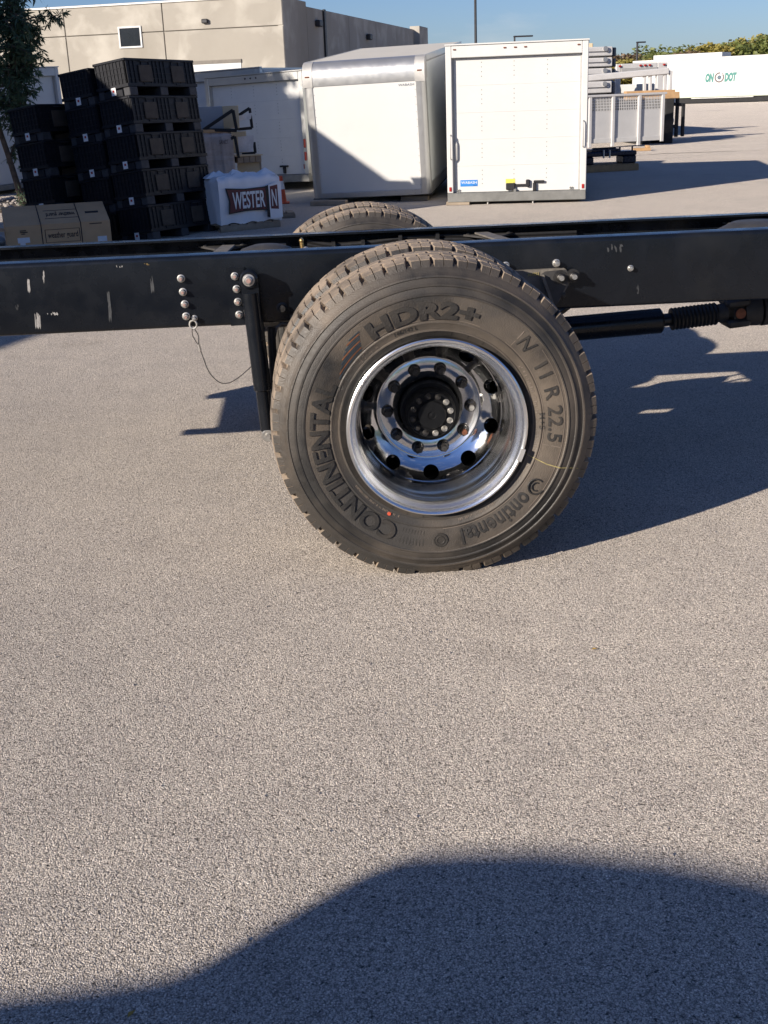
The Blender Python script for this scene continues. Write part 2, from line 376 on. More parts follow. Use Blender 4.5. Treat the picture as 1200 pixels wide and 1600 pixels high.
# ================================================================== ground
g = MB(); S = 700.0
g.add([(-S, -S, 0), (S, -S, 0), (S, S, 0), (-S, S, 0)], [(0, 1, 2, 3)])
struct(g.build('ground', M['asphalt']))

# ================================================================== truck chassis
TR, ZC = 0.5395, 0.5198            # tyre radius, hub height
chassis = thing('truck_chassis', 'bare black truck chassis frame with a dual rear wheel and chrome rim', 'truck', (0, 0, 0))
RY, RZ, RH = 0.837, 1.000, 0.268   # near rail: outer face, top, depth
FY, FZ = 1.700, 0.979              # far rail: outer face, top
X0, X1 = -2.44, 5.2

def rail_profile(y, ztop, h, s):
    """C section, web at y, flanges pointing in direction s"""
    t, fl, r = .009, .088, .016
    pts = []
    for k in range(6):                                   # outer top corner
        a = PI/2*k/5; pts.append((y+s*(r-r*math.cos(PI/2-a)), ztop-r+r*math.sin(PI/2-a)))
    for k in range(6):                                   # outer bottom corner
        a = PI/2*k/5; pts.append((y+s*(r-r*math.cos(a)), ztop-h+r-r*math.sin(a)))
    pts += [(y+s*fl, ztop-h), (y+s*fl, ztop-h+t), (y+s*t, ztop-h+t), (y+s*t, ztop-t), (y+s*fl, ztop-t), (y+s*fl, ztop)]
    return pts
near_rail = MB().prism_axis(rail_profile(RY, RZ, RH, 1), X0, X1, 'x').build('frame_rail', M['frame'], chassis, smooth=40)
far_rail = MB().prism_axis(rail_profile(FY, FZ, RH, -1), X0, X1, 'x').build('frame_rail', M['frame'], chassis, smooth=40)
def rpt(x, y, dy=0.0): p = at(x, y, RY+dy); return p
def patch(name, pts, Y, m, parent, th=.0012):
    q = [at(x, y, Y) for x, y in pts]
    return MB().prism([(p.x, p.z) for p in q][::-1], Y-th, Y).build(name, m, parent)
# paint scuffs on the near rail
def scuff(x, y, w, h, m, n=5):
    """a patch of paint scraped away in thin upright streaks"""
    b = MB()
    for k in range(n*2):
        cx = x+random.gauss(0, w*.28)+w*.0; L_ = h*random.uniform(.25, .95); yc = y+random.uniform(-.5, .5)*(h-L_); ww = random.uniform(.05, .16)*w+.35; sl_ = random.uniform(.02, .12)
        p = [at(cx-ww/2, yc-L_/2, RY), at(cx+ww*.35, yc-L_/2+1.2, RY), at(cx+ww*.5+sl_*L_, yc+L_*.2, RY), at(cx+ww*.1+sl_*L_, yc+L_/2, RY), at(cx-ww*.4+sl_*L_*.6, yc+L_*.3, RY)]
        b.prism([(q.x, q.z) for q in p][::-1], RY-.0006-.00005*k, RY+.001)
    return b.build('paint_scuff', m, near_rail)
scuff(45, 447, 9, 24, M['scuff'], 6); scuff(59, 500, 8, 30, M['scuff'], 6); scuff(68, 432, 5, 22, M['scuff'], 3)
scuff(85, 490, 14, 6, M['scuff'], 4); scuff(168, 478, 7, 55, M['faint_scuff'], 3); scuff(963, 388, 20, 14, M['faint_scuff'], 5)
scuff(237, 445, 5, 30, M['faint_scuff'], 3); scuff(996, 452, 3, 16, M['faint_scuff'], 3); scuff(186, 416, 10, 5, M['scuff'], 3); scuff(229, 413, 12, 4, M['brass'], 3)
scuff(27, 480, 3, 12, M['faint_scuff'], 2)
def bolt(p, r=.0125, L=.018, m=None, washer=None, parent=None, name='bolt', n=6):
    b = MB(); x, y, z = p
    w = washer or r*1.35
    b.lathe([(0, 0), (w, 0), (w*.98, -.004), (r, -.005), (r, -L), (r*.82, -L-.004), (0, -L-.005)], n=18, c=(x, y, z))
    return b.build(name, m or M['steel'], parent or chassis, smooth=50)
for x, y in ((283, 435), (286, 456), (289, 475), (291, 494), (367, 431), (370, 451), (372, 471), (374, 491)):
    p = rpt(x, y); yb_ = RY-(.006 if x > 350 else 0); bolt((p.x, yb_, p.z), .0112, .018)
    MB().cyl((p.x, yb_-.020, p.z), (p.x, yb_-.028, p.z), .0052, n=10).build('stud_tip', M['pink_steel'], chassis, smooth=40)
p = rpt(441, 481); bolt((p.x, RY, p.z), .015, .02, M['nut'], .022)
for x, y in ((790, 415), (869, 411)): p = rpt(x, y); bolt((p.x, RY, p.z), .0115, .022)
p = rpt(985, 419); bolt((p.x, RY, p.z), .009, .014)
# hanger plate left of the shock (the pale strip with four bolts)
patch('shock_plate', [(353, 418), (381, 417), (388, 507), (361, 509)], RY-.0005, M['frame'], chassis, .006)
# hanger bracket right of the wheel
hg = patch('spring_hanger', [(770, 424), (880, 418), (889, 424), (891, 436), (882, 452), (866, 478), (800, 520), (770, 500)], RY-.001, M['frame_grey'], chassis, .022)
patch('hanger_web', [(846, 428), (852, 424), (884, 421), (890, 430), (884, 446), (868, 479), (862, 477)], RY-.0235, M['frame_dark'], hg, .006)
b = MB()
for a_, b_ in (((848, 428), (866, 480)),):
    p, q = at(*a_, RY-.02), at(*b_, RY-.02); b.prism([(p.x-.012, p.z), (q.x-.012, q.z), (q.x, q.z), (p.x, p.z)], RY-.05, RY-.0)
b.build('hanger_rib', M['frame_grey'], hg)
for x, y in ((875, 433), (895, 431)):
    p = at(x, y, RY-.03); bolt((p.x, RY-.028, p.z), .017, .022, M['nut'], .027); MB().cyl((p.x, RY-.05, p.z), (p.x, RY-.066, p.z), .010, n=10).build('stud_tip', M['steel'], chassis, smooth=40)
p = rpt(878, 460); bolt((p.x, RY-.006, p.z), .011, .016, M['nut'])
put_text('casting_number', '3642S1', hg, face_text(at(834, 431, RY-.03).x, RY-.0255, at(834, 431, RY-.03).z, R(3)), M['chalk'], .016, .0004, ext=.0008)

# shock absorber
sa, sb_ = at(389, 436, .775), at(419, 676, .775)
ax = (sb_-sa).normalized()
sh = MB().cyl(sa+ax*.05, sa+ax*.42, .034, n=24).cyl(sa+ax*.42, sa+ax*.425, .034, .028, n=24).cyl(sa+ax*.425, sb_-ax*.01, .0275, n=24).build('shock_absorber', M['frame'], chassis, smooth=40)
e = MB(); e.lathe([(0, -.03), (.030, -.03), (.034, -.026), (.034, .026), (.030, .03), (0, .03)], n=24, c=(sa.x, sa.y, sa.z))
e.box((sa.x-.030, sa.y-.02, sa.z-.085), (sa.x+.034, sa.y+.02, sa.z)); e.build('shock_eye', M['frame'], sh, smooth=40)
bolt((sa.x, sa.y-.03, sa.z), .016, .014, M['steel'], .023, sh, 'shock_bolt'); MB().cyl((sa.x, sa.y-.044, sa.z), (sa.x, sa.y-.054, sa.z), .0085, n=10).build('stud_tip', M['pink_steel'], sh)
MB().cyl((sa.x, sa.y+.03, sa.z), (sa.x, RY, sa.z), .02, n=12).build('shock_spacer', M['frame_dark'], sh)
e = MB(); e.lathe([(0, -.028), (.022, -.028), (.025, -.024), (.025, .024), (.022, .028), (0, .028)], n=20, c=(sb_.x, sb_.y, sb_.z-.005)); e.build('shock_eye', M['steel'], sh, smooth=40)
MB().cyl((sb_.x, sb_.y-.04, sb_.z-.005), (sb_.x, sb_.y+.2, sb_.z-.005), .010, n=10).build('shock_pin', M['steel'], sh)
# second tube and hose behind the shock
p, q = at(424, 512, .84), at(431, 660, .84)
MB().cyl(p, q, .016, n=12).build('brake_line', M['hose'], chassis, smooth=40)
MB().tube([at(451, 506, .86), at(440, 505, .85), at(432, 512, .85), at(428, 530, .85), at(427, 560, .85), at(430, 620, .85)], .006, 8).build('air_hose', M['frame_grey'], chassis, smooth=40)

# safety cable hanging from the rail
p0 = rpt(304, 497); bolt((p0.x, RY, p0.z), .008, .02, M['steel'], .012)
rg = at(302, 507, RY-.012)
b = MB(); ring = [(rg.x+.014*math.cos(t), rg.y-.004*math.cos(t), rg.z+.016*math.sin(t)) for t in [2*PI*k/18 for k in range(19)]]
cab = MB().tube(ring, .004, 8).build('cable_ring', M['steel'], chassis, smooth=40)
def cr_spline(P, n=8):
    out = []
    for i in range(len(P)-1):
        a = P[max(i-1, 0)]; b_ = P[i]; c = P[i+1]; d = P[min(i+2, len(P)-1)]
        for k in range(n):
            t = k/n; out.append(.5*((2*b_)+(c-a)*t+(2*a-5*b_+4*c-d)*t*t+(3*b_-a-3*c+d)*t**3))
    out.append(P[-1]); return out
MB().tube(cr_spline([at(x, y, RY-.012) for x, y in ((304, 514), (310, 525), (311, 540), (318, 560), (326, 580), (338, 594), (349, 599), (363, 596), (380, 584), (396, 569), (402, 560))]), .0021, 6).build('safety_cable', M['frame_dark'], chassis, smooth=60)
MB().tube(cr_spline([at(x, y, RY-.016) for x, y in ((300, 514), (301, 524), (307, 535), (312, 542))]), .0019, 6).build('cable_loop', M['frame_dark'], chassis, smooth=60)
MB().cyl(at(310, 538, RY-.014), at(313, 548, RY-.014), .005, n=8).build('cable_ferrule', M['steel'], chassis, smooth=40)

# rear end: crossmember and plates, off the left edge; their shadow lies on the ground beside the shock
MB().box((X0+.02, RY+.02, RZ-.25), (X0+.06, FY-.02, FZ-.02)).build('end_crossmember', M['frame'], chassis)
MB().box((X0-.10, RY+.01, RZ-RH-.004), (X0+.20, RY+.10, RZ-RH+.012)).build('end_plate', M['frame'], chassis)
MB().box((X0+.2, RY+.05, .80), (X0+.30, FY-.05, .84)).box((X0+.2, RY+.05, .90), (X0+.30, FY-.05, .93)).build('hitch_crossmember', M['frame'], chassis)

# crossmembers and gussets between the rails
def gusset(xa, xb):
    """alligator-type crossmember whose webs show above the near rail"""
    xc = (xa+xb)/2; w = (xb-xa)/2
    m = MB()
    yin = FY-.012
    m.prism_axis([(xc-w, yin), (xc-w*.25, yin-.16), (xc-.05, RY+.3), (xc-.05, RY+.012), (xc+.05, RY+.012), (xc+.05, RY+.3), (xc+w*.25, yin-.16), (xc+w, yin)], FZ-.045, FZ-.037, 'z')
    o = m.build('crossmember', M['frame_dark'], chassis)
    MB().box((xc-.03, RY+.01, FZ-.20), (xc+.03, FY-.012, FZ-.045)).build('crossmember_web', M['frame_dark'], o)
    for dx in (-w*.7, 0, w*.7): bolt((xc+dx, yin-.03, FZ-.04), .008, .01, M['nut'], None, o)
    return o
for xa, xb in ((at(310, 382, FY).x, at(392, 377, FY).x), (at(716, 362, FY).x, at(806, 356, FY).x), (at(1128, 342, FY).x, at(1210, 338, FY).x)): gusset(xa, xb)
# pale brace from gusset to the near rail
p = at(752, 364, FY-.1); q = at(803, 380, RY+.08)
MB().bbox((-.03, 0, -.004), (.03, (q-p).length, .004), .002, Matrix.Translation(p) @ (q-p).to_track_quat('Y', 'Z').to_matrix().to_4x4()).build('brace', M['frame_grey'], chassis)
p = at(357, 384, FY-.1); q = at(338, 400, RY+.08)
MB().bbox((-.03, 0, -.004), (.03, (q-p).length, .004), .002, Matrix.Translation(p) @ (q-p).to_track_quat('Y', 'Z').to_matrix().to_4x4()).build('brace', M['frame_grey'], chassis)
# dome of the air spring, tank and fittings
p = at(416, 393, 1.22)
MB().lathe([(0, .075), (.05, .073), (.10, .058), (.13, .03), (.135, 0), (.135, -.20), (.10, -.24), (0, -.24)], 32, (p.x, p.y, p.z-.045), 'z').build('air_spring', M['frame_dark'], chassis, smooth=50)
p = at(1190, 352, 1.35)
MB().lathe([(0, .04), (.12, .035), (.19, .0), (.19, -.2), (0, -.2)], 32, (p.x, p.y, p.z-.02), 'z').build('gear_housing', M['frame_dark'], chassis, smooth=50)
p = at(471, 376, 1.35); q = at(474, 393, 1.35)
f = MB().cyl(q-Vector((0, 0, .03)), p, .009, n=10).sphere(p, .0105).cyl(p, p+Vector((.0, .05, 0)), .007, n=8).build('brass_fitting', M['brass'], chassis, smooth=50)
p = at(460, 392, 1.3); MB().sphere(p, .010).cyl(p, p+Vector((-.05, .02, .012)), .006, n=8).build('hose_coupling', M['green_plastic'], f, smooth=50)
p = at(478, 390, 1.3); MB().sphere(p, .013).cyl(p, p+Vector((.02, -.02, -.03)), .009, n=8).build('hose_coupling', M['steel'], f, smooth=50)
p = at(447, 384, 1.38); MB().cyl(p, p+Vector((-.06, .0, .004)), .010, n=8).build('hose_coupling', M['hose'], f, smooth=50)
# hoses clipped along the inside of the far rail
for k, (dz, r_) in enumerate(((-.045, .011), (-.062, .009), (-.075, .008))):
    P = [at(480, 379, FY-.03), at(520, 386, FY-.03), at(570, 383, FY-.03), at(640, 374, FY-.03), at(700, 371, FY-.03), at(760, 371, FY-.03), at(900, 366, FY-.03)]
    P = [Vector((v.x, v.y-.004*k, v.z+dz+.055)) for v in P]
    MB().tube(cr_spline(P), r_, 8).build('air_hose', M['hose'], chassis, smooth=60)
for x, y in ((521, 384), (567, 381), (625, 372), (683, 369)):
    p = at(x, y, FY-.04); MB().box((p.x-.008, p.y-.02, p.z-.025), (p.x+.008, p.y+.03, p.z+.018)).build('hose_clip', M['hose'], chassis)
for x, y in ((832, 370), (694, 381), (728, 376)):
    p = at(x, y, FY-.02); bolt((p.x, FY-.012, p.z), .012, .02, M['nut'])
# axle, trailing arms, brakes between the wheels
ax_ = MB().cyl((0, .70, ZC), (0, 2.05, ZC), .07, n=20).sphere((0, 1.27, ZC), .20, 20, 12).build('drive_axle', M['frame_dark'], chassis, smooth=50)
MB().cyl((0, .42, ZC), (0, .68, ZC), .19, n=32).build('brake_drum', M['frame_dark'], chassis, smooth=50)
MB().cyl((0, 1.86, ZC), (0, 2.12, ZC), .19, n=32).build('brake_drum', M['frame_dark'], chassis, smooth=50)
for Y in (.90, 1.62):
    MB().bbox((-.40, Y-.05, .40), (.42, Y+.05, .50), .02).build('trailing_arm', M['frame_dark'], chassis)
    MB().bbox((-.12, Y-.06, .36), (.12, Y+.06, .64), .02).build('axle_clamp', M['frame_dark'], chassis)
    MB().lathe([(0, .28), (.11, .27), (.13, .22), (.115, .14), (.13, .07), (.11, 0), (0, 0)], 28, (-.33, Y, .46), 'z').build('air_bag', M['hose'], chassis, smooth=50)
# brake chambers and hoses added under the frame to break up the sunlight
for Y in (1.02, 1.50):
    MB().cyl((.22, Y, .60), (.36, Y, .63), .075, n=20).cyl((.36, Y, .63), (.46, Y, .65), .065, n=20).build('brake_chamber', M['frame_dark'], chassis, smooth=40)
for k in range(6):
    Y = .95+.10*k; z = .66+.015*(k % 3)
    MB().tube(cr_spline([Vector((.30, Y, .66)), Vector((.40+.03*k, Y+.04, z+.10)), Vector((.55+.05*k, Y-.03, z+.03)), Vector((.72, Y+.05, z+.10)), Vector((.9+.05*k, Y, .80))]), .010, 6).build('air_hose', M['hose'], chassis, smooth=60)
# drive shaft
DY = 1.27
a, b_ = at(880, 520, DY), at(1031, 501, DY)
d = (b_-a).normalized(); a0 = Vector((.18, DY, ZC+.03))
ds = MB().cyl(a0, b_, .0535, n=28).cyl(b_, b_+d*.008, .0535, .045, n=28).cyl(b_+d*.006, b_+d*.05, .027, n=20).build('drive_shaft', M['frame'], chassis, smooth=40)
s0 = b_+d*.045; L_ = (at(1119, 491, DY)-s0).length
prof = [(0, 0), (.028, 0)]
for k in range(12): prof += [(.046, L_*(k+.2)/12), (.0485, L_*(k+.5)/12), (.046, L_*(k+.8)/12), (.0425, L_*(k+1)/12)]
prof += [(.03, L_), (0, L_)]
bo = MB().lathe(prof, 24, (0, 0, 0), 'z').build('slip_boot', M['hose'], ds, smooth=40)
bo.matrix_local = Matrix.Translation(s0) @ d.to_track_quat('Z', 'Y').to_matrix().to_4x4()
u0 = s0+d*L_
yk = MB().cyl(u0, u0+d*.04, .036, .046, n=18).bbox((-.065, -.06, .03), (.065, -.026, .13), .01, Matrix.Translation(u0) @ d.to_track_quat('Z', 'Y').to_matrix().to_4x4()).bbox((-.065, .026, .03), (.065, .06, .13), .01, Matrix.Translation(u0) @ d.to_track_quat('Z', 'Y').to_matrix().to_4x4()).build('universal_joint', M['frame_dark'], ds, smooth=40)
pc = u0+d*.085+Vector((0, -.0605, 0)); MB().cyl(pc, pc+Vector((0, -.006, 0)), .022, n=16).build('bearing_cap', M['rust'], yk, smooth=40)
MB().cyl(u0+d*.06, u0+d*.11, .058, .052, n=20).cyl(u0+d*.11, u0+d*.18, .066, .072, n=20).bbox((-.05, -.055, .10), (.05, .055, .17), .012, Matrix.Translation(u0) @ d.to_track_quat('Z', 'Y').to_matrix().to_4x4()).cyl(u0+d*.19, u0+d*.26, .075, n=20).cyl(u0+d*.26, u0+d*1.6, .05, n=20).build('shaft_flange', M['frame_dark'], ds, smooth=40)
MB().bbox((at(1178, 500, DY).x, DY-.14, RZ-RH-.06), (at(1290, 500, DY).x, DY+.14, RZ-RH+.06), .02).build('centre_bearing_bracket', M['frame_dark'], chassis)

# ------------------------------------------------------------------ wheels
SIDE = [(.286, .030), (.292, .012), (.300, .004), (.311, -.001), (.313, -.0035), (.317, -.0035), (.319, -.001), (.336, -.006), (.340, -.009), (.343, -.009), (.346, -.0065),
        (.375, -.0125), (.405, -.0150), (.424, -.0150), (.427, -.0175), (.431, -.0175), (.434, -.0140), (.444, -.0125), (.452, -.0095), (.455, -.0115), (.460, -.0110), (.463, -.0065),
        (.478, .0005), (.481, -.0015), (.486, .0), (.489, .0050), (.498, .0125), (.506, .0190), (.512, .0250)]
def side_depth(r):
    for (r0, a0_), (r1, a1) in zip(SIDE, SIDE[1:]):
        if r0 <= r <= r1: return a0_+(a1-a0_)*(r-r0)/(r1-r0)
    return SIDE[-1][1]
TW = .28                                           # tyre width: side profile mirrored at TW
def tyre_mesh(name):
    b = MB()
    prof = SIDE + [(.516, .033), (.518, .06), (.519, .14), (.518, .22), (.516, TW-.033)] + [(r, TW-a) for r, a in reversed(SIDE)]
    b.lathe([(r, a) for r, a in prof], 132)
    N = 44
    def crown(y): return TR-.0065*((y-.14)/.105)**2*1.0
    def P(t, y, r): return (r*math.cos(t), y, r*math.sin(t))
    def block(pts, base, drop=None):
        """pts: (theta, y) outline of a tread block; drop: y of an outer edge that runs down the shoulder"""
        n = len(pts); cx = sum(p[0] for p in pts)/n; cy = sum(p[1] for p in pts)/n
        top = []; rim = []; low = []
        jr = random.uniform(-.0006, .0006)
        for t, y in pts:
            rr = crown(y)+jr
            top.append(P(t+(cx-t)*.07, y+(cy-y)*.07, rr)); rim.append(P(t, y, rr-.0022))
            if drop is not None and abs(y-drop) < .004: low.append(P(t, y+(-.012 if drop < .14 else .012), .4995))
            else: low.append(P(t, y, base))
        fs = [tuple(range(n))]+[(i, (i+1) % n, (i+1) % n+n, i+n) for i in range(n)]+[(i+n, (i+1) % n+n, (i+1) % n+2*n, i+2*n) for i in range(n)]
        b.add(top+rim+low, fs)
    pt = 2*PI/N
    for k in range(N):
        t0 = k*pt+random.uniform(-.004, .004)
        for flip in (0, 1):
            Y = (lambda q: q) if not flip else (lambda q: TW-q)
            o = .0 if not flip else .5*pt
            def S(s): return t0+o+s*pt
            # shoulder row: two halves parted by a sipe
            block([(S(.115), Y(.030)), (S(.485), Y(.030)), (S(.475), Y(.055)), (S(.495), Y(.066)), (S(.490), Y(.086)), (S(.17), Y(.086)), (S(.035), Y(.068)), (S(.055), Y(.052))], .515, Y(.030))
            block([(S(.515), Y(.030)), (S(.885), Y(.030)), (S(.945), Y(.052)), (S(.965), Y(.068)), (S(.83), Y(.086)), (S(.515), Y(.086)), (S(.522), Y(.066)), (S(.500), Y(.055))], .515, Y(.030))
            # inner row, set off by half a pitch
            def Q(s): return t0+o+(s+.5)*pt
            block([(Q(.07), Y(.0905)), (Q(.40), Y(.0905)), (Q(.5), Y(.098)), (Q(.60), Y(.0905)), (Q(.93), Y(.0905)), (Q(.985), Y(.112)), (Q(.90), Y(.1365)), (Q(.10), Y(.1365)), (Q(.015), Y(.112))], .518)
    for i, v in enumerate(b.v):                     # tyre stands on the ground
        if v[2] < -ZC+.0015: b.v[i] = (v[0], v[1], -ZC+.0015)
    me = b.mesh(name, M['rubber'], smooth=32)
    me.materials.append(M['tread']); me.materials.append(M['rubber_clean'])
    for p in me.polygons:
        c = p.center
        r_ = math.hypot(c.x, c.z)
        if r_ > .5155: p.material_index = 1
        elif .4275 < r_ < .4795 or r_ < .3125: p.material_index = 2
    return me
TYRE = tyre_mesh('tyre')

RIM = [(.270, .004), (.285, -.004), (.2925, -.012), (.2945, -.020), (.2935, -.0255), (.289, -.0285), (.284, -.0265), (.281, -.0235), (.2785, -.017), (.274, -.010), (.268, -.003), (.262, .006), (.2585, .018), (.2580, .030), (.2595, .044), (.2590, .058),
       (.2560, .070), (.2535, .084), (.2528, .110), (.2524, .128), (.2518, .150), (.2505, .172), (.2475, .190), (.2420, .205), (.234, .217), (.222, .229), (.206, .240), (.193, .2470), (.186, .2495), (.182, .2525), (.1775, .2545), (.172, .2540), (.168, .2525), (.110, .2525), (.1065, .2550), (.1055, .2600),
       (.1055, .275), (.175, .275), (.208, .266), (.236, .246), (.256, .222), (.262, .180), (.262, .10), (.275, .07), (.275, .02), (.270, .004)]
def rim_mesh():
    me = MB().lathe(RIM, 120).mesh('rim', M['chrome'])
    o = link('rim_blank', me)
    cut = MB()
    for k in range(10):
        t = R(18+36*k); c, s = math.cos(t), math.sin(t)
        n = Vector((c*.42, .90, s*.42)).normalized()          # hand holes run square to the coned disc
        p = Vector((c*.2235, .230, s*.2235))
        cut.cyl(p-n*.05, p+n*.06, .0272, n=28)
    cme = cut.mesh('hand_hole_cut', None); c_o = link('hand_hole_cut', cme)
    md = o.modifiers.new('b', 'BOOLEAN'); md.object = c_o; md.operation = 'DIFFERENCE'; md.solver = 'EXACT'
    bpy.context.view_layer.update()
    dg = bpy.context.evaluated_depsgraph_get()
    out = bpy.data.meshes.new_from_object(o.evaluated_get(dg)); out.name = 'rim'
    bpy.data.objects.remove(o); bpy.data.objects.remove(c_o)
    out.materials.clear(); out.materials.append(M['chrome']); out.materials.append(M['brushed']); out.materials.append(M['lip'])
    for p in out.polygons:
        p.use_smooth = True; r_ = math.hypot(p.center.x, p.center.z); p.material_index = 2 if (r_ > .2578 and p.center.y < .035) else (1 if (r_ > .2465 and p.center.y < .17) else 0)
    out.set_sharp_from_angle(angle=R(38))
    return out
RIMM = rim_mesh()

def wheel(y, face, name='wheel'):
    """face: which way the dished side looks: -1 towards the viewer, 1 away"""
    w = link(name, RIMM, chassis, (0, y, ZC))
    if face > 0: w.rotation_euler = (0, 0, PI); w.location = (0, y+TW, ZC)
    t = link('tyre', TYRE, w)
    return w, t
w_out, t_out = wheel(0, -1)
w_in, t_in = wheel(.339, 1)
w_far, t_far = wheel(2.059-TW/2, -1)
w_far2, t_far2 = wheel(2.059-TW/2+.339, 1)
for w_ in (w_far, w_far2): w_.location.x = -.10; w_.scale = (.982, 1, .982); w_.location.z = ZC*.982

# hub and nuts of the outer wheel
h = MB().lathe([(.1035, .295), (.098, .280), (.090, .262), (.088, .215), (.084, .180), (.081, .168), (.0795, .160), (.077, .156), (.050, .156), (.048, .150), (.045, .147), (.014, .147), (.012, .150), (.004, .150), (0, .148)], 64).build('hub', M['hub'], w_out, smooth=35)
for k in range(10):
    t = R(1+36*k)
    c, s = math.cos(t), math.sin(t); p = Vector((.1428*c, .2525, .1428*s))
    n = MB().lathe([(0, 0), (.0205, 0), (.0215, -.003), (.0195, -.007), (.0165, -.009)], 20, p)
    hx = [(p.x+.0178*math.cos(PI/3*j+t), p.z+.0178*math.sin(PI/3*j+t)) for j in range(6)]
    n.prism(hx[::-1], p.y-.030, p.y-.004); n.cyl(p+Vector((0, -.029, 0)), p+Vector((0, -.034, 0)), .0158, .012, n=12)
    n.build('lug_nut', M['nut'], w_out, smooth=30)
    MB().cyl(p+Vector((0, -.030, 0)), p+Vector((0, -.046, 0)), .0100, .0092, n=12).build('stud_tip', M['rust'] if k == 9 else (M['steel'] if k in (0,) else M['nut']), w_out, smooth=40)
for k in range(12):
    t = R(10+30*k); p = Vector((.0645*math.cos(t), .156, .0645*math.sin(t)))
    MB().lathe([(0, -.014), (.005, -.014), (.0075, -.011), (.0085, -.004), (.0105, -.002), (.0105, 0)], 14, p).build('hub_bolt', M['steel'] if k in (0, 1, 11, 10, 9) else M['nut'], w_out, smooth=40)  # right-hand bolts get bright steel, painting in their sunlit glint
MB().cyl((0, .30, 0), (0, .20, 0), .10, n=32).build('axle_end', M['hub'], w_out, smooth=40)
# clip-on balance weight on the lip
t = R(-20.5); cw = MB()
for k in range(7):
    a0_ = t+R(-4.2+1.4*k)
    if k < 6:
        a1 = t+R(-4.2+1.4*(k+1))
        for (ra, rb, ya, yb) in ((.2825, .2965, -.0335, -.026),):
            q = [(r_*math.cos(a), y_, r_*math.sin(a)) for a in (a0_, a1) for r_, y_ in ((ra, ya), (rb, ya), (rb, yb), (ra, yb))]
            cw.add(q, [(0, 1, 2, 3), (4, 7, 6, 5), (0, 4, 5, 1), (1, 5, 6, 2), (2, 6, 7, 3), (3, 7, 4, 0)])
cw.build('balance_weight', M['alu_dull'], w_out)

# raised lettering on the outer sidewall
def bend_text(s, ang, r0, height, width_deg, m=None, bold=.02, lift=.0028, name='raised_lettering', shear=0.0, spacing=1.05):
    me = text_mesh(s, 1.0, bold, .5, 1.0, shear, spacing)
    bm = bmesh.new(); bm.from_mesh(me)
    bmesh.ops.triangulate(bm, faces=bm.faces[:])
    for _ in range(1): bmesh.ops.subdivide_edges(bm, edges=[e for e in bm.edges if e.calc_length() > .28 and abs(e.verts[0].co.z-e.verts[1].co.z) < .1], cuts=2)
    xs = [v.co.x for v in bm.verts]; ys = [v.co.y for v in bm.verts]
    x0, x1_, y0, y1_ = min(xs), max(xs), min(ys), max(ys); cx = (x0+x1_)/2
    for v in bm.verts:
        r_ = r0+(v.co.y-y0)/(y1_-y0)*height
        th = R(ang)-(v.co.x-cx)/(x1_-x0)*R(width_deg)
        y_ = side_depth(r_)-(lift if v.co.z > 0 else -.002)
        v.co = Vector((r_*math.cos(th), y_, r_*math.sin(th)))
    bmesh.ops.recalc_face_normals(bm, faces=bm.faces[:])
    bm.to_mesh(me); bm.free(); me.materials.clear(); me.materials.append(m or M['letter'])
    return link(name, me, w_out)
def arc_strip(r0, r1, a0_, a1, m, name, lift=.0022, n=None):
    n = n or max(2, int(abs(a1-a0_)/2)); b = MB(); vs = []
    for k in range(n+1):
        t = R(a0_+(a1-a0_)*k/n)
        for r_ in (r0, r1):
            vs += [(r_*math.cos(t), side_depth(r_)-lift, r_*math.sin(t)), (r_*math.cos(t), side_depth(r_)+.001, r_*math.sin(t))]
    fs = []
    for k in range(n):
        i = 4*k; j = i+4; fs += [(i, j, j+2, i+2), (i, i+1, j+1, j), (i+2, j+2, j+3, i+3)]
    fs += [(0, 2, 3, 1), (4*n, 4*n+1, 4*n+3, 4*n+2)]
    b.add(vs, fs); return b.build(name, m, w_out, smooth=30)
bend_text('HDR2+', 96, .352, .056, 55, bold=.05, lift=.005)
bend_text('CONTINENTAL', 200.5, .350, .062, 93, bold=.03, lift=.0055)
bend_text('11 R 22.5', 10, .362, .046, 40, bold=.012, lift=.003)
bend_text('ontinental', -59.5, .357, .056, 39.5, bold=.02, lift=.003)
bend_text('146/143 L', 106, .325, .013, 13, bold=0, lift=.002)
bend_text('M+S', 0.5, .334, .018, 9, bold=.005, lift=.002)
bend_text('N', 42, .365, .048, 8, bold=.0, lift=.003, shear=.3)
def micro_print(ang, r0, h, width, n):
    """small moulded print too fine to read: short bars of uneven height"""
    b = MB()
    for k in range(n):
        if random.random() < .18: continue
        t0 = R(ang+width/2-width*(k+.1)/n); t1 = R(ang+width/2-width*(k+.1+random.uniform(.3, .7))/n); ra = r0+random.choice((0, 0, h*.35)); rb = r0+h*random.choice((1, 1, .6))
        vs = [(r_*math.cos(t), side_depth(r_)-d_, r_*math.sin(t)) for d_ in (.0018, -.001) for r_, t in ((ra, t0), (rb, t0), (rb, t1), (ra, t1))]
        b.add(vs, [(0, 1, 2, 3), (0, 4, 5, 1), (1, 5, 6, 2), (2, 6, 7, 3), (3, 7, 4, 0)])
    o = b.build('fine_moulded_print', M['letter_edge'], w_out); o['kind'] = 'stuff'; return o
micro_print(130, .322, .008, 15, 18); micro_print(137, .334, .008, 15, 18); micro_print(230, .322, .007, 34, 40); micro_print(-66, .323, .007, 26, 26); micro_print(20, .324, .010, 30, 24)
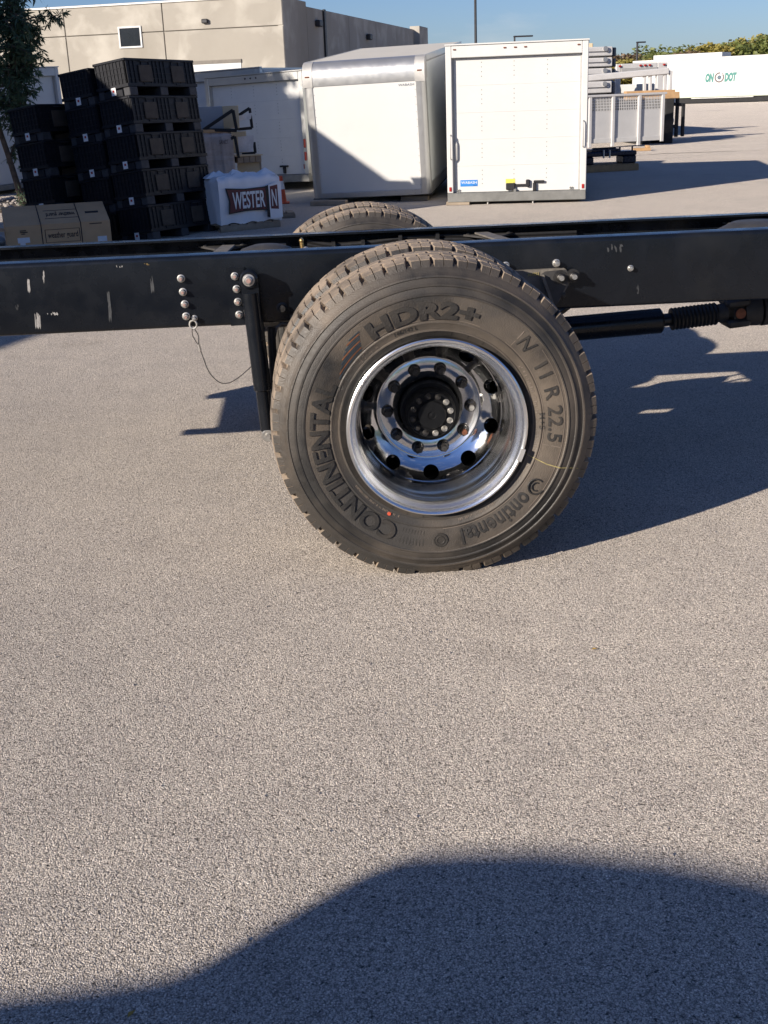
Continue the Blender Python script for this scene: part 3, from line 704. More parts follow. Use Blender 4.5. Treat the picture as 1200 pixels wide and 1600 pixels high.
# round mould badges
def badge(ang, rc, rad, m=M['letter']):
    t = R(ang); b = MB(); c = Vector((rc*math.cos(t), side_depth(rc), rc*math.sin(t)))
    b.lathe([(rad, .002), (rad, -.003), (rad*.9, -.0035), (rad*.86, -.002), (rad*.62, -.002), (rad*.58, -.0035), (rad*.5, -.0035), (rad*.44, -.002), (0, -.002)], 28, c)
    o = b.build('mould_badge', m, w_out, smooth=30)
badge(-89.5, .386, .024)
# horse-and-ring emblem before the script
t = R(-34); c = Vector((.388*math.cos(t), side_depth(.388), .388*math.sin(t)))
b = MB()
for r0, r1, a0_, a1 in ((.026, .032, 40, 330), (.014, .019, 60, 300)):
    pts = [(c.x+r0*math.cos(R(a)), c.y-.003, c.z+r0*math.sin(R(a))) for a in range(a0_, a1, 12)]
    b.tube(pts, (r1-r0)/2, 6)
b.build('moulded_emblem', M['letter'], w_out, smooth=40)
# letter outline boxes and mould lines
arc_strip(.3475, .3492, 248, 152, M['letter'], 'mould_line', .0015)
arc_strip(.414, .4155, 35, -44, M['letter_edge'], 'mould_line', .0018); arc_strip(.3475, .349, 50, -88, M['letter_edge'], 'mould_line', .0015)
arc_strip(.350, .3515, 131, 66, M['letter_edge'], 'mould_line', .0015)
for a_ in (47, -12): arc_strip(.352, .412, a_, a_-.35, M['letter_edge'], 'mould_line', .0018, 2)
for k in range(36): arc_strip(.300, .312, 10*k, 10*k+.3, M['letter'], 'bead_tick', .0012, 2)
# fine fan of ridges either side of the badge
for k in range(22):
    a_ = 262-1.6*k if k < 8 else -83+0
    if k < 8: arc_strip(.356, .408, a_, a_-.35, M['letter'], 'mould_ridge', .0012, 2)
# streaked flame mark before the letters
for k in range(9):
    r0 = .352+.0062*k; arc_strip(r0, r0+.0035, 150-2.2*k, 131-.6*k, M['flame_o'] if k % 3 == 1 else M['flame_b'], 'flame_mark', .0015, 6)
# chalk stripe and red balance dot
q = [(a_, r_) for a_, r_ in ((-20, .305), (-20.9, .345), (-21.6, .385), (-21.2, .43), (-20.2, .47), (-20.0, .498))]
b = MB(); vs = []
for a_, r_ in q:
    for da in (-.22, .22): vs.append((r_*math.cos(R(a_+da)), side_depth(r_)-.0022, r_*math.sin(R(a_+da))))
b.add(vs, [(2*i, 2*i+1, 2*i+3, 2*i+2) for i in range(len(q)-1)]); b.build('chalk_stripe', M['chalk'], w_out)
t = R(-120); c = Vector((.330*math.cos(t), side_depth(.330), .330*math.sin(t))); MB().lathe([(0, -.003), (.006, -.003), (.0065, .002)], 16, c).build('balance_dot', M['red_dot'], w_out)
# ================================================================== box bodies behind the chassis
def local_rivets(pts, y, r=.006, depth=.004):
    b = MB()
    for x, z in pts: b.cyl((x, y+.001, z), (x, y-depth, z), r, r*.7, n=6)
    return b
def rollup_body(o, W, L, H, shade='w', jamb=.085, head=.165, sill=.13, panels=5, side_m=None, rec=.055):
    """truck body seen from its roll-up door; origin at the bottom left rear corner, door looks to -y"""
    sm = side_m or M['white']; fm = M['white2'] if shade == 'w' else M['alu']
    sh_ = MB().box((0, .02, .10), (.04, L, H-.03)).box((W-.04, .02, .10), (W, L, H-.03)).box((.04, L-.04, .10), (W-.04, L, H-.03)).build('side_wall', sm, o)
    MB().box((-.005, .0, H-.03), (W+.005, L+.005, H)).build('roof', M['roof'] if shade == 'w' else M['alu'], o)
    MB().box((.0, .07, .05), (W, L, .0995)).build('floor', M['dark'], o)
    MB().bbox((0, -.06, sill), (jamb, .06, H-.001), .008).build('door_jamb', fm, o); MB().bbox((W-jamb, -.06, sill), (W, .06, H-.001), .008).build('door_jamb', fm, o)
    MB().bbox((jamb+.001, -.058, H-head), (W-jamb-.001, .06, H-.002), .008).build('header', fm, o)
    MB().bbox((.0, -.07, 0), (W, .06, sill-.001), .008).build('sill', M['alu_dark'], o)
    MB().box((-.008, -.075, H), (W+.008, .0, H+.018)).build('drip_cap', fm, o)
    z0, z1 = sill+.004, H-head-.004; x0, x1 = jamb+.022, W-jamb-.022; ph = (z1-z0)/panels
    MB().box((jamb+.0005, rec-.052, z0), (jamb+.021, rec+.004, z1)).build('door_track', M['alu_dull'], o); MB().box((W-jamb-.021, rec-.052, z0), (W-jamb-.0005, rec+.004, z1)).build('door_track', M['alu_dull'], o)
    for k in range(panels):
        pn = MB().bbox((x0, rec-.04, z0+ph*k+.0004), (x1, rec-.012, z0+ph*(k+1)-.0004), .0012).build('door_panel', M['white'] if shade == 'w' else M['white2'], o)
        rv = [(x0+(x1-x0)*fx, z0+ph*k+ph*(.32+.17*j)) for fx in (.222, .48, .742) for j in range(4)]
        local_rivets(rv, rec-.04, .0075).build('rivet', M['alu_dark'], pn)
    return x0, x1, z0, z1, rec-.04
def grab_handle(o, x, z0, z1, y, m=None):
    MB().tube([(x, y+.01, z0), (x, y-.035, z0+.01), (x, y-.042, z0+.04), (x, y-.042, z1-.04), (x, y-.035, z1-.01), (x, y+.01, z1)], .008, 8).build('grab_handle', m or M['alu_dull'], o, smooth=50)
def lens(o, x, z, y, w=.04, h=.018, m=None, name='marker_light'):
    return MB().bbox((x-w/2, y-.012, z-h/2), (x+w/2, y+.004, z+h/2), .004).build(name, m or M['amber'], o)

# --- white body with the blue sticker (right)
B3 = (1.690, 14.036, .042); W3, H3 = 1.981, 2.126
b3 = thing('cargo_box', 'white truck box body with closed roll-up door and blue sticker beside the grey rack', 'truck body', B3, frame_rot(-.209, .006, .002))
x0, x1, z0, z1, yd = rollup_body(b3, W3, 4.4, H3)
for x in (.13, .83, .975, 1.115, 1.845): lens(b3, x, H3-.055, -.058)
for x in (.043, W3-.043): lens(b3, x, .185, -.06, .035, .06, M['red'], 'tail_reflector')
for x in (.055, W3-.055): grab_handle(b3, x, .60 if x < 1 else .72, .94 if x < 1 else 1.08, -.06)
grab_handle(b3, x0+.028, .58, .84, yd)
sg = MB().box((x0+.075, yd-.003, .215), (x0+.325, yd+.0005, .305)).build('maker_sticker', M['blue'], b3)
put_text('sticker_print', 'WABASH', sg, face_text(x0+.20, yd-.004, .269), M['print_white'], .05, .0, fit=(.225, .036), ext=.001)
put_text('sticker_print', 'TRUCK', sg, face_text(x0+.284, yd-.004, .230), M['navy_print'], .02, .0, fit=(.055, .012), ext=.001)
ys = MB().box((x0+.73, yd-.003, .245), (x0+.865, yd+.0005, .305)).build('warning_label', M['yellow'], b3)
lt = MB().bbox((x0+.735, yd-.05, .155), (x0+.865, yd, .248), .008).bbox((x0+.86, yd-.035, .200), (x0+1.04, yd-.01, .232), .006).bbox((x0+1.02, yd-.05, .19), (x0+1.075, yd-.0, .292), .01).build('door_latch', M['rack'], b3)
MB().bbox((x0+1.12, yd-.05, .13), (x0+1.165, yd, .245), .008).bbox((x0+1.13, yd-.045, .245), (x0+1.285, yd-.015, .278), .008).build('latch_handle', M['rack'], b3)
MB().bbox((x0+.845, yd-.055, .11), (x0+.89, yd-.0, .17), .01).build('latch_hook', M['alu_dark'], b3)
for x in (x0+.045, x1-.10):
    for dx in (-.014, .014): MB().cyl((x+dx, yd+.002, .165), (x+dx, yd-.02, .165), .012, n=10).cyl((x+dx, yd+.002, .135), (x+dx, yd-.02, .135), .012, n=10).build('roller_hinge', M['alu_dark'], b3)
for x in (.58, 1.23): MB().cyl((x, -.03, .0), (x, -.03, -.036), .012, n=8).build('drain_stub', M['alu_dull'], b3)

# --- white body with the rounded aluminium nose (middle), seen from the front
B2 = (-.248, 15.266, .074); W2, L2, H2 = 1.817, 4.358, 1.970
b2 = thing('cargo_box', 'white box body with rounded aluminium nose cap and metal corner posts', 'truck body', B2, frame_rot(-.257, .076, -.020))
MB().box((.125, .0, .085), (W2-.125, .03, H2-.305)).build('front_panel', M['white'], b2)
def corner_post(x, s):
    pts = [(x, .0), (x+s*.125, .0), (x+s*.125, .028), (x+s*.06, .035), (x+s*.02, .07), (x, .14)]
    pts = [(x+s*.125, -.012), (x+s*.125, .028), (x+s*.05, .05), (x+s*.02, .15), (x-s*.012, .15), (x-s*.012, .075), (x-s*.004, .03), (x+s*.022, .001), (x+s*.06, -.010)]
    MB().prism_axis(pts if s > 0 else pts[::-1], .005, H2-.30, 'z').build('corner_post', M['alu'], b2, smooth=50)
corner_post(0, 1); corner_post(W2, -1)
nose = [(-.010, H2-.335), (-.012, H2-.30), (-.010, H2-.22), (.004, H2-.14), (.035, H2-.075), (.085, H2-.03), (.15, H2-.006), (.22, H2+.002), (.22, H2-.03), (.02, H2-.335)]
MB().prism_axis(nose, .135, W2-.135, 'x').build('nose_cap', M['alu'], b2, smooth=50)
for xa, xb in ((-.014, .134), (W2-.134, W2+.014)):
    cst = [(-.016, H2-.345), (-.018, H2-.30), (-.016, H2-.21), (.0, H2-.135), (.03, H2-.07), (.08, H2-.025), (.15, H2+.0), (.24, H2+.004), (.24, H2-.30), (.10, H2-.345)]
    cm = MB().prism_axis(cst, xa, xb, 'x').build('corner_casting', M['alu_dull'], b2, smooth=50)
    MB().bbox(((xa+xb)/2-.035, -.022, H2-.205), ((xa+xb)/2+.035, -.0, H2-.185), .004).build('marker_light', M['amber'], cm)
MB().box((.02, .22, H2-.012), (W2-.02, L2, H2+.0)).build('roof', M['roof'], b2)
MB().box((W2-.012, .15, .16), (W2, L2, H2-.10)).box((0, .15, .16), (.012, L2, H2-.10)).box((.012, L2-.03, .16), (W2-.012, L2, H2-.02)).build('side_wall', M['liner'], b2)
for x in (0, W2):
    s = 1 if x else -1
    tr = MB().box((min(x, x+s*.008), .24, H2-.10), (max(x, x+s*.008), L2, H2+.006)).build('top_rail', M['alu'], b2)
    MB().box((min(x-s*.05, x+s*.008), .15, .0), (max(x-s*.05, x+s*.008), L2, .159)).build('bottom_rail', M['alu'], b2)
    rv = MB()
    for k in range(40): rv.cyl((x+s*.008, .3+.1*k, H2-.085), (x+s*.012, .3+.1*k, H2-.085), .011, n=6)
    for k in range(40): rv.cyl((x+s*.008, .3+.1*k, .135), (x+s*.012, .3+.1*k, .135), .008, n=6)
    rv.build('rivet', M['alu_dark'], tr)
MB().bbox((.125, -.016, .0), (W2-.125, .04, .084), .006).build('front_sill', M['alu'], b2)
local_rivets([(.2+.155*k, .068) for k in range(10)]+[(.2+.155*k, .03) for k in range(10)], -.016, .008).build('rivet', M['alu_dull'], b2)
local_rivets([(.142, .15+.105*k) for k in range(14)]+[(W2-.142, .15+.105*k) for k in range(14)]+[(.17+.1*k, H2-.318) for k in range(15)], -.001, .007).build('rivet', M['alu_dull'], b2)
put_text('body_lettering', 'WABASH', b2, face_text(W2-.27, -.002, H2-.385), M['navy_print'], .05, .0, fit=(.235, .032), ext=.001)
MB().box((-.02, .02, -.012), (W2+.02, L2, -.001)).build('floor', M['dark'], b2)

# --- body in the shade behind them, seen from its door
B1 = (-2.042, 19.487, .10); W1, H1 = 2.16, 1.86
b1 = thing('cargo_box', 'white roll-up door body with three header dots, in shade between bins and nose-capped body', 'truck body', B1, frame_rot(-.60, .0, -.024))
x0, x1, z0, z1, yd = rollup_body(b1, W1, 4.0, H1, shade='a', jamb=.09, head=.14, sill=.13)
for x in (.93, 1.05, 1.17): MB().cyl((x, -.055, H1-.06), (x, -.068, H1-.06), .014, n=10).build('header_light', M['rack'], b1)
for z in (.36, .58): MB().bbox((W1-.065, -.085, z), (W1-.02, -.06, z+.15), .012).build('tail_light', M['red'], b1)
MB().bbox((W1-.14, yd-.03, .22), (W1-.115, yd, .30), .004).build('door_reflector', M['red'], b1)
MB().bbox((1.50, yd-.04, .26), (1.68, yd-.0, .29), .006).bbox((1.57, yd-.04, .15), (1.62, yd-.0, .26), .006).build('door_latch', M['rack'], b1)
# --- body end just seen between the bins and that body
b0 = thing('cargo_box', 'narrow strip of a grey box body end showing right behind the tall bin stack', 'truck body', (-2.75, 20.6, .10), frame_rot(-.60, 0, -.02))
rollup_body(b0, 2.1, 3.0, 1.97, shade='a', jamb=.11)
# --- body far left behind the tree
p = gnd(-60, 312); q = gnd(112, 292)
bl = thing('cargo_box', 'white box body behind the leafy tree at the left with a blue sticker low down', 'truck body', (p.x, p.y, .06), frame_rot(math.atan2(q.y-p.y, q.x-p.x), 0, -.02))
WL = (q-p).length; zt = at(70, 114, (p.y*.3+q.y*.7)).z
x0, x1, z0, z1, yd = rollup_body(bl, WL, 3.5, zt, shade='w', jamb=.10, head=.16, sill=.10)
k = (gnd(18, 298)-p).length
sg = MB().box((k-.02, yd-.003, .26), (k+.27, yd+.0005, .335)).build('maker_sticker', M['blue'], bl)
put_text('sticker_print', 'WABASH', sg, face_text(k+.12, yd-.004, .30), M['print_white'], .05, .0, fit=(.22, .03), ext=.001)

# ------------------------------------------------------------------ timber under the bodies
def timber(x, y, w, label, h=.045, d=.14, rz=0.0):
    o = MB().bbox((-w/2, -d/2, 0), (w/2, d/2, h), .004).build('timber_block', M['wood'], None, loc=(x, y, .002)); o.rotation_euler.z = rz
    return tag(o, label, 'timber', 'timber blocks under the bodies')
p = gnd(716, 320); timber(p.x, p.y, .34, 'grey timber plank sticking out under the lower left corner of the blue-stickered body', .05, .16, -.2)
p = gnd(895, 316); timber(p.x, p.y+.25, .30, 'short timber block under the lower right corner of the blue-stickered body', .035, .14, -.2)
p = gnd(500, 322); timber(p.x+.14, p.y+.05, .55, 'dark timber under the left front corner of the nose-capped body', .07, .18, -.25)
p = gnd(655, 314); timber(p.x-.05, p.y+.12, .42, 'dark timber under the right front corner of the nose-capped body', .07, .18, -.25)
for (px, py, lb) in ((560, 300, 'rear cribbing timber holding up the tail of the nose-capped body'),):
    o = MB().bbox((-.6, -.2, 0), (.6, .2, .26), .01).build('timber_block', M['wood'], None, loc=(1.4, 18.6, .002)); tag(o, lb, 'timber', 'timber blocks under the bodies')

# ================================================================== stacked plastic bins
def bin_master(w, d, h, nm):
    """collapsible bulk bin: origin at the bottom front left corner; front to -y"""
    o = bpy.data.objects.new(nm, None); COL.objects.link(o); o.empty_display_size = .1
    f = .24*h                                        # height of the feet
    b = MB(); t = .022
    b.box((t, t, f), (w-t, d-t, f+.02))
    for (a, c) in (((.012, .012, f), (w-.012, .024, h-.012)), ((.012, d-.024, f), (w-.012, d-.012, h-.012)), ((.012, .012, f), (.024, d-.012, h-.012)), ((w-.024, .012, f), (w-.012, d-.012, h-.012))): b.box(a, c)
    b.build('tub', M['bin'], o)
    rm = MB()
    for (a, c) in (((0, 0, h-.03), (w, .03, h-.002)), ((0, d-.03, h-.03), (w, d, h-.002)), ((0, .03, h-.03), (.03, d-.03, h-.002)), ((w-.03, .03, h-.03), (w, d-.03, h-.002))): rm.bbox(a, c, .005)
    for (a, c) in (((0, 0, f), (w, .016, f+.035)), ((0, d-.016, f), (w, d, f+.035)), ((0, .016, f), (.016, d-.016, f+.035)), ((w-.016, .016, f), (w, d-.016, f+.035))): rm.box(a, c)
    rm.build('rim', M['bin'], o)
    rb = MB()
    for k in range(19):                              # upright ribs, thicker at the hinges
        x = .02+(w-.055)*k/18
        if .16 < (x/w) % .5/.5 < .70 and k % 2: continue
        rb.box((x, .002, f+.036), (x+(.018 if k % 3 == 0 else .010), .012, h-.031))
    for k in range(9):
        y = .03+(d-.07)*k/8; rb.box((.002, y, f+.036), (.012, y+.012, h-.031))
    for zz in (.45, .60, .75):
        rb.box((.004, .02, h*zz), (.012, d-.02, h*zz+.008)); rb.box((.03, .004, h*zz), (w-.03, .012, h*zz+.006))
    rb.build('rib', M['bin'], o)
    for cx in (.27, .73):
        MB().bbox((w*cx-.115, -.004, f+.05), (w*cx+.115, .006, h-.075), .004).build('access_panel', M['bin_panel'], o)
        MB().box((w*cx-.075, -.006, h-.036), (w*cx+.075, .0, h-.028)).build('latch_bar', M['bin_foot'], o)
        MB().box((w*cx-.06, -.008, f+.018), (w*cx+.06, .002, f+.034)).build('latch_bar', M['bin'], o)
    for cx in (.07, .5, .93):
        MB().bbox((w*cx-.07, .004, .0), (w*cx+.07, .10, f-.001), .006).bbox((w*cx-.07, d-.10, 0), (w*cx+.07, d-.004, f-.001), .006).bbox((w*cx-.05, .11, 0), (w*cx+.05, d-.11, f-.001), .006).build('foot', M['bin_foot'] , o)
    MB().bbox((.0, .10, .0), (.05, d-.10, f-.02), .005).build('skid', M['bin'], o)
    MB().box((-.004, d*.40, f*.25), (.0, d*.40+.07, f*.25+.085)).build('paper_tag', M['tag'], o)
    MB().box((-.0055, d*.40+.02, f*.25+.035), (-.004, d*.40+.048, f*.25+.06)).build('tag_mark', M['red'], o)
    return o
BW, BD, BH = 1.26, .50, .412
bm0 = bin_master(BW, BD, BH, 'plastic_bin')
STK = Matrix.Translation((-2.215, 10.84, .02)) @ (Matrix.Rotation(.984, 3, 'Z') @ Matrix.Rotation(-.112, 3, 'X') @ Matrix.Rotation(.02, 3, 'Y')).to_4x4()
ords = ['lowest', 'second lowest', 'middle', 'second highest', 'topmost']
first = [True]
def put_bin(mtx, label, group):
    o = bm0 if first[0] else copy_tree(bm0); first[0] = False
    o.matrix_world = mtx; tag(o, label, 'bin', group); return o
for k in range(5):
    put_bin(STK @ Matrix.Translation((random.uniform(-.012, .012), random.uniform(-.01, .01), k*BH)) @ Matrix.Rotation(random.uniform(-.012, .012), 4, 'Z'), 'black plastic bin with two brown panels, %s in the tall front stack' % ords[k], 'stacked black bins')
for k in range(5):
    put_bin(STK @ Matrix.Translation((random.uniform(-.02, .02)-.02, BD+.015+random.uniform(-.008, .008), k*BH-.03)) @ Matrix.Rotation(random.uniform(-.015, .015), 4, 'Z'), 'black plastic bin %s in the stack directly behind the tall front stack' % ords[k], 'stacked black bins')
ords4 = ['lowest', 'second lowest', 'second highest', 'topmost']
for k in range(4):
    put_bin(STK @ Matrix.Translation((-.32+random.uniform(-.02, .02), 2*BD+.16, k*BH+.07)) @ Matrix.Rotation(random.uniform(-.02, .02), 4, 'Z'), 'black plastic bin %s in the shorter stack nearest the tree' % ords4[k], 'stacked black bins')
# pallet under the front stack is timber
def pallet(o, w, d, h=.11, m=None):
    m = m or M['wood']; n = max(4, int(w/.11))
    for k in range(n): MB().bbox((w*k/n+.012, 0, h-.018), (w*(k+1)/n-.012, d, h), .003).build('deck_board', m, o)
    for y in (0, d/2-.03, d-.06): MB().bbox((0, y, .018), (w, y+.045, h-.0185), .004).build('stringer', m, o)
    for y in (0, d-.09): MB().bbox((0, y, 0), (w, y+.09, .0175), .003).build('bottom_board', m, o)

# ================================================================== cardboard boxes
p = gnd(14, 398); q = gnd(176, 386); d = (q-p); yaw = math.atan2(d.y, d.x); WC = d.length; HC = at(35, 342, p.y).z-.0
cb = thing('cardboard_carton', 'long brown cardboard carton with black straps and printed lettering left of the bins', 'carton', (p.x, p.y, .01), (0, 0, yaw))
HC = .295; DC = .58
SL = .175
MB().prism_axis([(0, 0), (DC, 0), (DC, HC+SL), (0, HC)], 0, WC, 'x').build('carton_body', M['card'], cb)
TOP = Matrix.Translation((0, 0, HC)) @ Matrix.Rotation(math.atan2(SL, DC), 4, 'X')
MB().prism_axis([(0, .0), (.0, .012), (.16, .02), (.17, .008)], 0, .01, 'x').build('flap_edge', M['card'], cb)
fl = MB().bbox((-.17, -.02, HC-.055), (.0, DC*.7, HC-.049), .001, Matrix.Translation((0, 0, 0)) @ Matrix.Rotation(.12, 4, 'Y')).build('open_flap', M['card'], cb)
for x in (WC*.335, WC*.715):
    MB().box((x-.005, -.004, -.002), (x+.005, 0, HC+.003)).box((x-.005, -.002, .0), (x+.005, DC*1.05, .004), TOP).build('strap', M['strap'], cb)
put_text('carton_print', 'weather guard', cb, face_text(WC*.535, -.0012, HC*.55), M['card_dark'], .08, .001, fit=(WC*.29, .085), ext=.001)
b = MB()
for a, c in (((WC*.365, -.002, HC*.30), (WC*.70, .0, HC*.315)), ((WC*.365, -.002, HC*.785), (WC*.70, .0, HC*.80)), ((WC*.365, -.002, HC*.315), (WC*.371, .0, HC*.785)), ((WC*.694, -.002, HC*.315), (WC*.70, .0, HC*.785))): b.box(a, c)
b.build('print_frame', M['card_dark'], cb)
put_text('carton_print', 'weather guard', cb, TOP @ Matrix.Translation((WC*.55, DC*.50, .0012)) @ Matrix.Rotation(PI, 4, 'Z'), M['card_dark'], .08, .001, fit=(WC*.28, .15), ext=.001)
b = MB()
for a, c in (((WC*.39, DC*.28, 0), (WC*.71, DC*.30, .0015)), ((WC*.39, DC*.70, 0), (WC*.71, DC*.72, .0015))): b.box(a, c, TOP)
b.build('print_frame', M['card_dark'], cb)
for x, z, w_ in ((.13, .80, .07), (.13, .74, .085), (.14, .68, .045), (.80, .90, .14)):
    MB().box((WC*x, -.0015, HC*z), (WC*x+w_, 0, HC*(z+.035))).build('small_print', M['card_dark'], cb)
MB().box((WC*.10, -.002, HC*.36), (WC*.215, 0, HC*.56)).build('torn_label', M['tag'], cb)
MB().box((WC*.12, -.003, HC*.28), (WC*.17, -.0021, HC*.46), ).build('torn_label', M['tag'], cb)
MB().box((WC*.865, -.002, HC*.22), (WC*.955, 0, HC*.42)).build('shipping_label', M['tag'], cb)
MB().box((WC*.845, -.0025, HC*.44), (WC*.955, 0, HC*.62)).build('printed_label', M['card'], cb)
MB().box((WC*.79, DC*.45, 0), (WC*.92, DC*.55, .0015), TOP).build('printed_label', M['card_dark'], cb)
p2 = gnd(150, 390); c2 = thing('cardboard_carton', 'flattened brown carton lying on the ground under the right end of the long carton', 'carton', (p2.x+.0, p2.y+.25, .0), (0, 0, yaw))
MB().bbox((0, 0, 0), (.46, .35, .012), .002).bbox((.05, -.06, .012), (.40, .2, .02), .002).build('flat_sheet', M['card'], c2)
p2 = gnd(3, 384); gc = thing('grey_moulding', 'grey plastic moulding at the left edge beside the open carton flap', 'moulding', (p2.x-.15, p2.y-.05, .0), (0, 0, .3))
MB().bbox((-.2, -.1, 0), (.22, .2, .12), .05).bbox((-.15, -.05, .12), (.12, .12, .15), .02).build('shell', M['alu_dull'], gc, smooth=40)

# ================================================================== covered pallet with the printed name
p = gnd(346, 364); q = gnd(441, 354); d = q-p; yaw = math.atan2(d.y, d.x); WW = d.length
wp = thing('covered_pallet_load', 'white covered pallet load printed WESTERN on a maroon panel', 'pallet load', (p.x, p.y, 0), (0, 0, yaw))
pl = thing('wooden_pallet', 'weathered wooden pallet under the white covered load', 'pallet', (p.x, p.y, 0.002), (0, 0, yaw)); pallet(pl, WW*.98, .75, .09)
HW = at(385, 276, p.y+.15).z; zb = .095
def cloth_box(w, d, z0, z1, seed, amp=.012):
    """draped cover: boxy shell with creases, slightly gathered at its foot"""
    rnd = random.Random(seed); ph = [rnd.uniform(0, 6) for _ in range(8)]
    n, m = 26, 14; b = MB(); path = []
    for i in range(n): path.append((w*i/n, 0, 0, -1))
    for i in range(n//2): path.append((w, d*i/(n//2), 1, 0))
    for i in range(n): path.append((w-w*i/n, d, 0, 1))
    for i in range(n//2): path.append((0, d-d*i/(n//2), -1, 0))
    N = len(path)
    for j in range(m+1):
        t = j/m; z = z0+(z1-z0)*t
        for i, (x, y, nx, ny) in enumerate(path):
            a = amp*(math.sin(i*.9+ph[0]+3*t)*.5+math.sin(i*.37+ph[1]-2*t)+math.sin(i*1.7+ph[2]+5*t)*.35)*(1-.45*t)
            a += .02*math.sin(PI*t)*.5
            if t > .93: a -= .03
            zz = z+(.012*math.sin(i*.8+ph[3]) if j in (0, m) else 0)
            b.v.append((x+nx*a, y+ny*a, zz))
    for j in range(m):
        for i in range(N): b.f.append((j*N+i, j*N+(i+1) % N, (j+1)*N+(i+1) % N, (j+1)*N+i))
    c = len(b.v); b.v.append((w/2, d/2, z1+.03))
    for i in range(N): b.f.append((m*N+i, m*N+(i+1) % N, c))
    return b
cv = cloth_box(WW, .75, zb, HW, 3).build('cover', M['tarp'], wp, smooth=60)
# crumpled top of the cover
b = MB(); rnd = random.Random(5)
for k in range(7):
    cx, cy = WW*(.1+.13*k), .12+.3*rnd.random(); h_ = rnd.uniform(.03, .085)
    b.add([(cx-.13, cy-.09, HW-.01), (cx+.12, cy-.1, HW-.005), (cx+.14, cy+.12, HW), (cx-.1, cy+.1, HW-.005), (cx+rnd.uniform(-.05, .05), cy, HW+h_), (cx+.06, cy+.05, HW+h_*.7)], [(0, 1, 4), (1, 5, 4), (1, 2, 5), (2, 3, 4), (2, 4, 5), (3, 0, 4)])
b.build('cover_fold', M['tarp'], wp)
zc_ = zb+(HW-zb)*.50; ph_ = (HW-zb)*.56
yf = -.040
plate = [(WW*.13, zc_-ph_*.50), (WW*.40, zc_-ph_*.43), (WW*.69, zc_-ph_*.45), (WW*.94, zc_-ph_*.50), (WW*.915, zc_), (WW*.94, zc_+ph_*.50), (WW*.69, zc_+ph_*.45), (WW*.40, zc_+ph_*.43), (WW*.10, zc_+ph_*.50), (WW*.145, zc_)]
MB().prism(plate, yf, yf+.02).build('print_border', M['black_print'], wp)
ctr = (WW*.53, zc_); MB().prism([(ctr[0]+(x-ctr[0])*.965, ctr[1]+(z-ctr[1])*.90) for x, z in plate], yf-.002, yf+.015).build('print_panel', M['maroon'], wp)
put_text('print_shadow', 'WESTER', wp, face_text(WW*.455+.006, yf-.003, zc_-.006), M['black_print'], .15, .004, fit=(WW*.535, ph_*.73), ext=.0008)
put_text('print_name', 'WESTER', wp, face_text(WW*.455, yf-.0048, zc_), M['tag'], .15, .003, fit=(WW*.525, ph_*.66), ext=.0008)
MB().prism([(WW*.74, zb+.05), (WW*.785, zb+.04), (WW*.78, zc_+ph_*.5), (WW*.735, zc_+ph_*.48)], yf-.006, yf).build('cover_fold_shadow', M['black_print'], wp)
fld = MB().prism([(WW*.785, zb+.02), (WW*.99, zb+.03), (WW*.985, zc_+ph_*.62), (WW*.78, zc_+ph_*.5)], yf-.012, yf-.004).build('cover_flap', M['tarp'], wp)
MB().prism([(WW*.80, zc_-ph_*.42), (WW*.93, zc_-ph_*.46), (WW*.925, zc_+ph_*.50), (WW*.80, zc_+ph_*.45)], yf-.014, yf-.006).build('print_panel', M['maroon'], wp)
put_text('print_name', 'N', wp, face_text(WW*.862, yf-.0158, zc_), M['tag'], .15, .002, fit=(WW*.08, ph_*.66), ext=.0008)

# ================================================================== wrapped cartons, brackets and timber behind it
p = gnd(322, 345); wy = p.y+.35
wr = thing('wrapped_cartons', 'pallet of brown cartons in clear stretch film behind the printed cover', 'pallet load', (at(314, 210, wy).x+.01, wy, 0), (0, 0, .10))
w_ = at(362, 210, wy).x-at(314, 210, wy).x; zt = at(340, 205, wy).z
b = cloth_box(w_, .55, .02, zt, 9, .007); b.build('film', M['wrap'], wr, smooth=60)
put_text('carton_print', 'SANCT', wr, face_text(w_*.70, -.022, zt-.145), M['taupe'], .1, .0, fit=(w_*.30, .055), ext=.001)
MB().bbox((.01, .01, zt-.02), (w_*.99, .54, zt+.025), .005).build('carton_lid', M['card'], wr)
g0 = at(308, 204, wy+.15); g1 = at(347, 166, wy+.15); g2 = at(372, 166, wy+.15)
gb = thing('grey_carton', 'grey and tan boxed panel standing on the film-wrapped cartons', 'carton', (g0.x, wy+.15, 0), (0, 0, .05))
MB().bbox((0, 0, zt+.026), (g1.x-g0.x, .30, g1.z-.0), .004).build('grey_side', M['grey_card'], gb)
MB().bbox((g1.x-g0.x+.0005, .01, zt+.026), (g2.x-g0.x, .30, g2.z+.01), .004).build('tan_side', M['tan'], gb)
def bracket(o, pts, Y, r=.022):
    for i, (a, c) in enumerate(zip(pts, pts[1:])):
        p, q = at(*a, Y), at(*c, Y); d = q-p
        MB().bbox((-r, -r, 0), (r, r, d.length), .004, Matrix.Translation(p-o.location) @ d.to_track_quat('Z', 'Y').to_matrix().to_4x4()).build('bar', M['rack'], o)
YB = wy+.05
br = thing('steel_bracket', 'black triangular steel bracket in front of the tan carton', 'bracket', at(372, 206, YB)); bracket(br, [(318, 203), (364, 172), (370, 204), (322, 203)], YB)
br = thing('steel_bracket', 'black steel bracket standing behind the triangular one, with film wrapped over it', 'bracket', at(396, 200, YB+.5)); bracket(br, [(370, 182), (390, 169), (394, 200), (372, 202)], YB+.5, .02)
MB().prism([(a.x-br.location.x, a.z-br.location.z) for a in [at(371, 189, YB+.46), at(392, 186, YB+.46), at(394, 176, YB+.46), at(372, 181, YB+.46)]], -.04, -.038).build('film', M['film'], br)
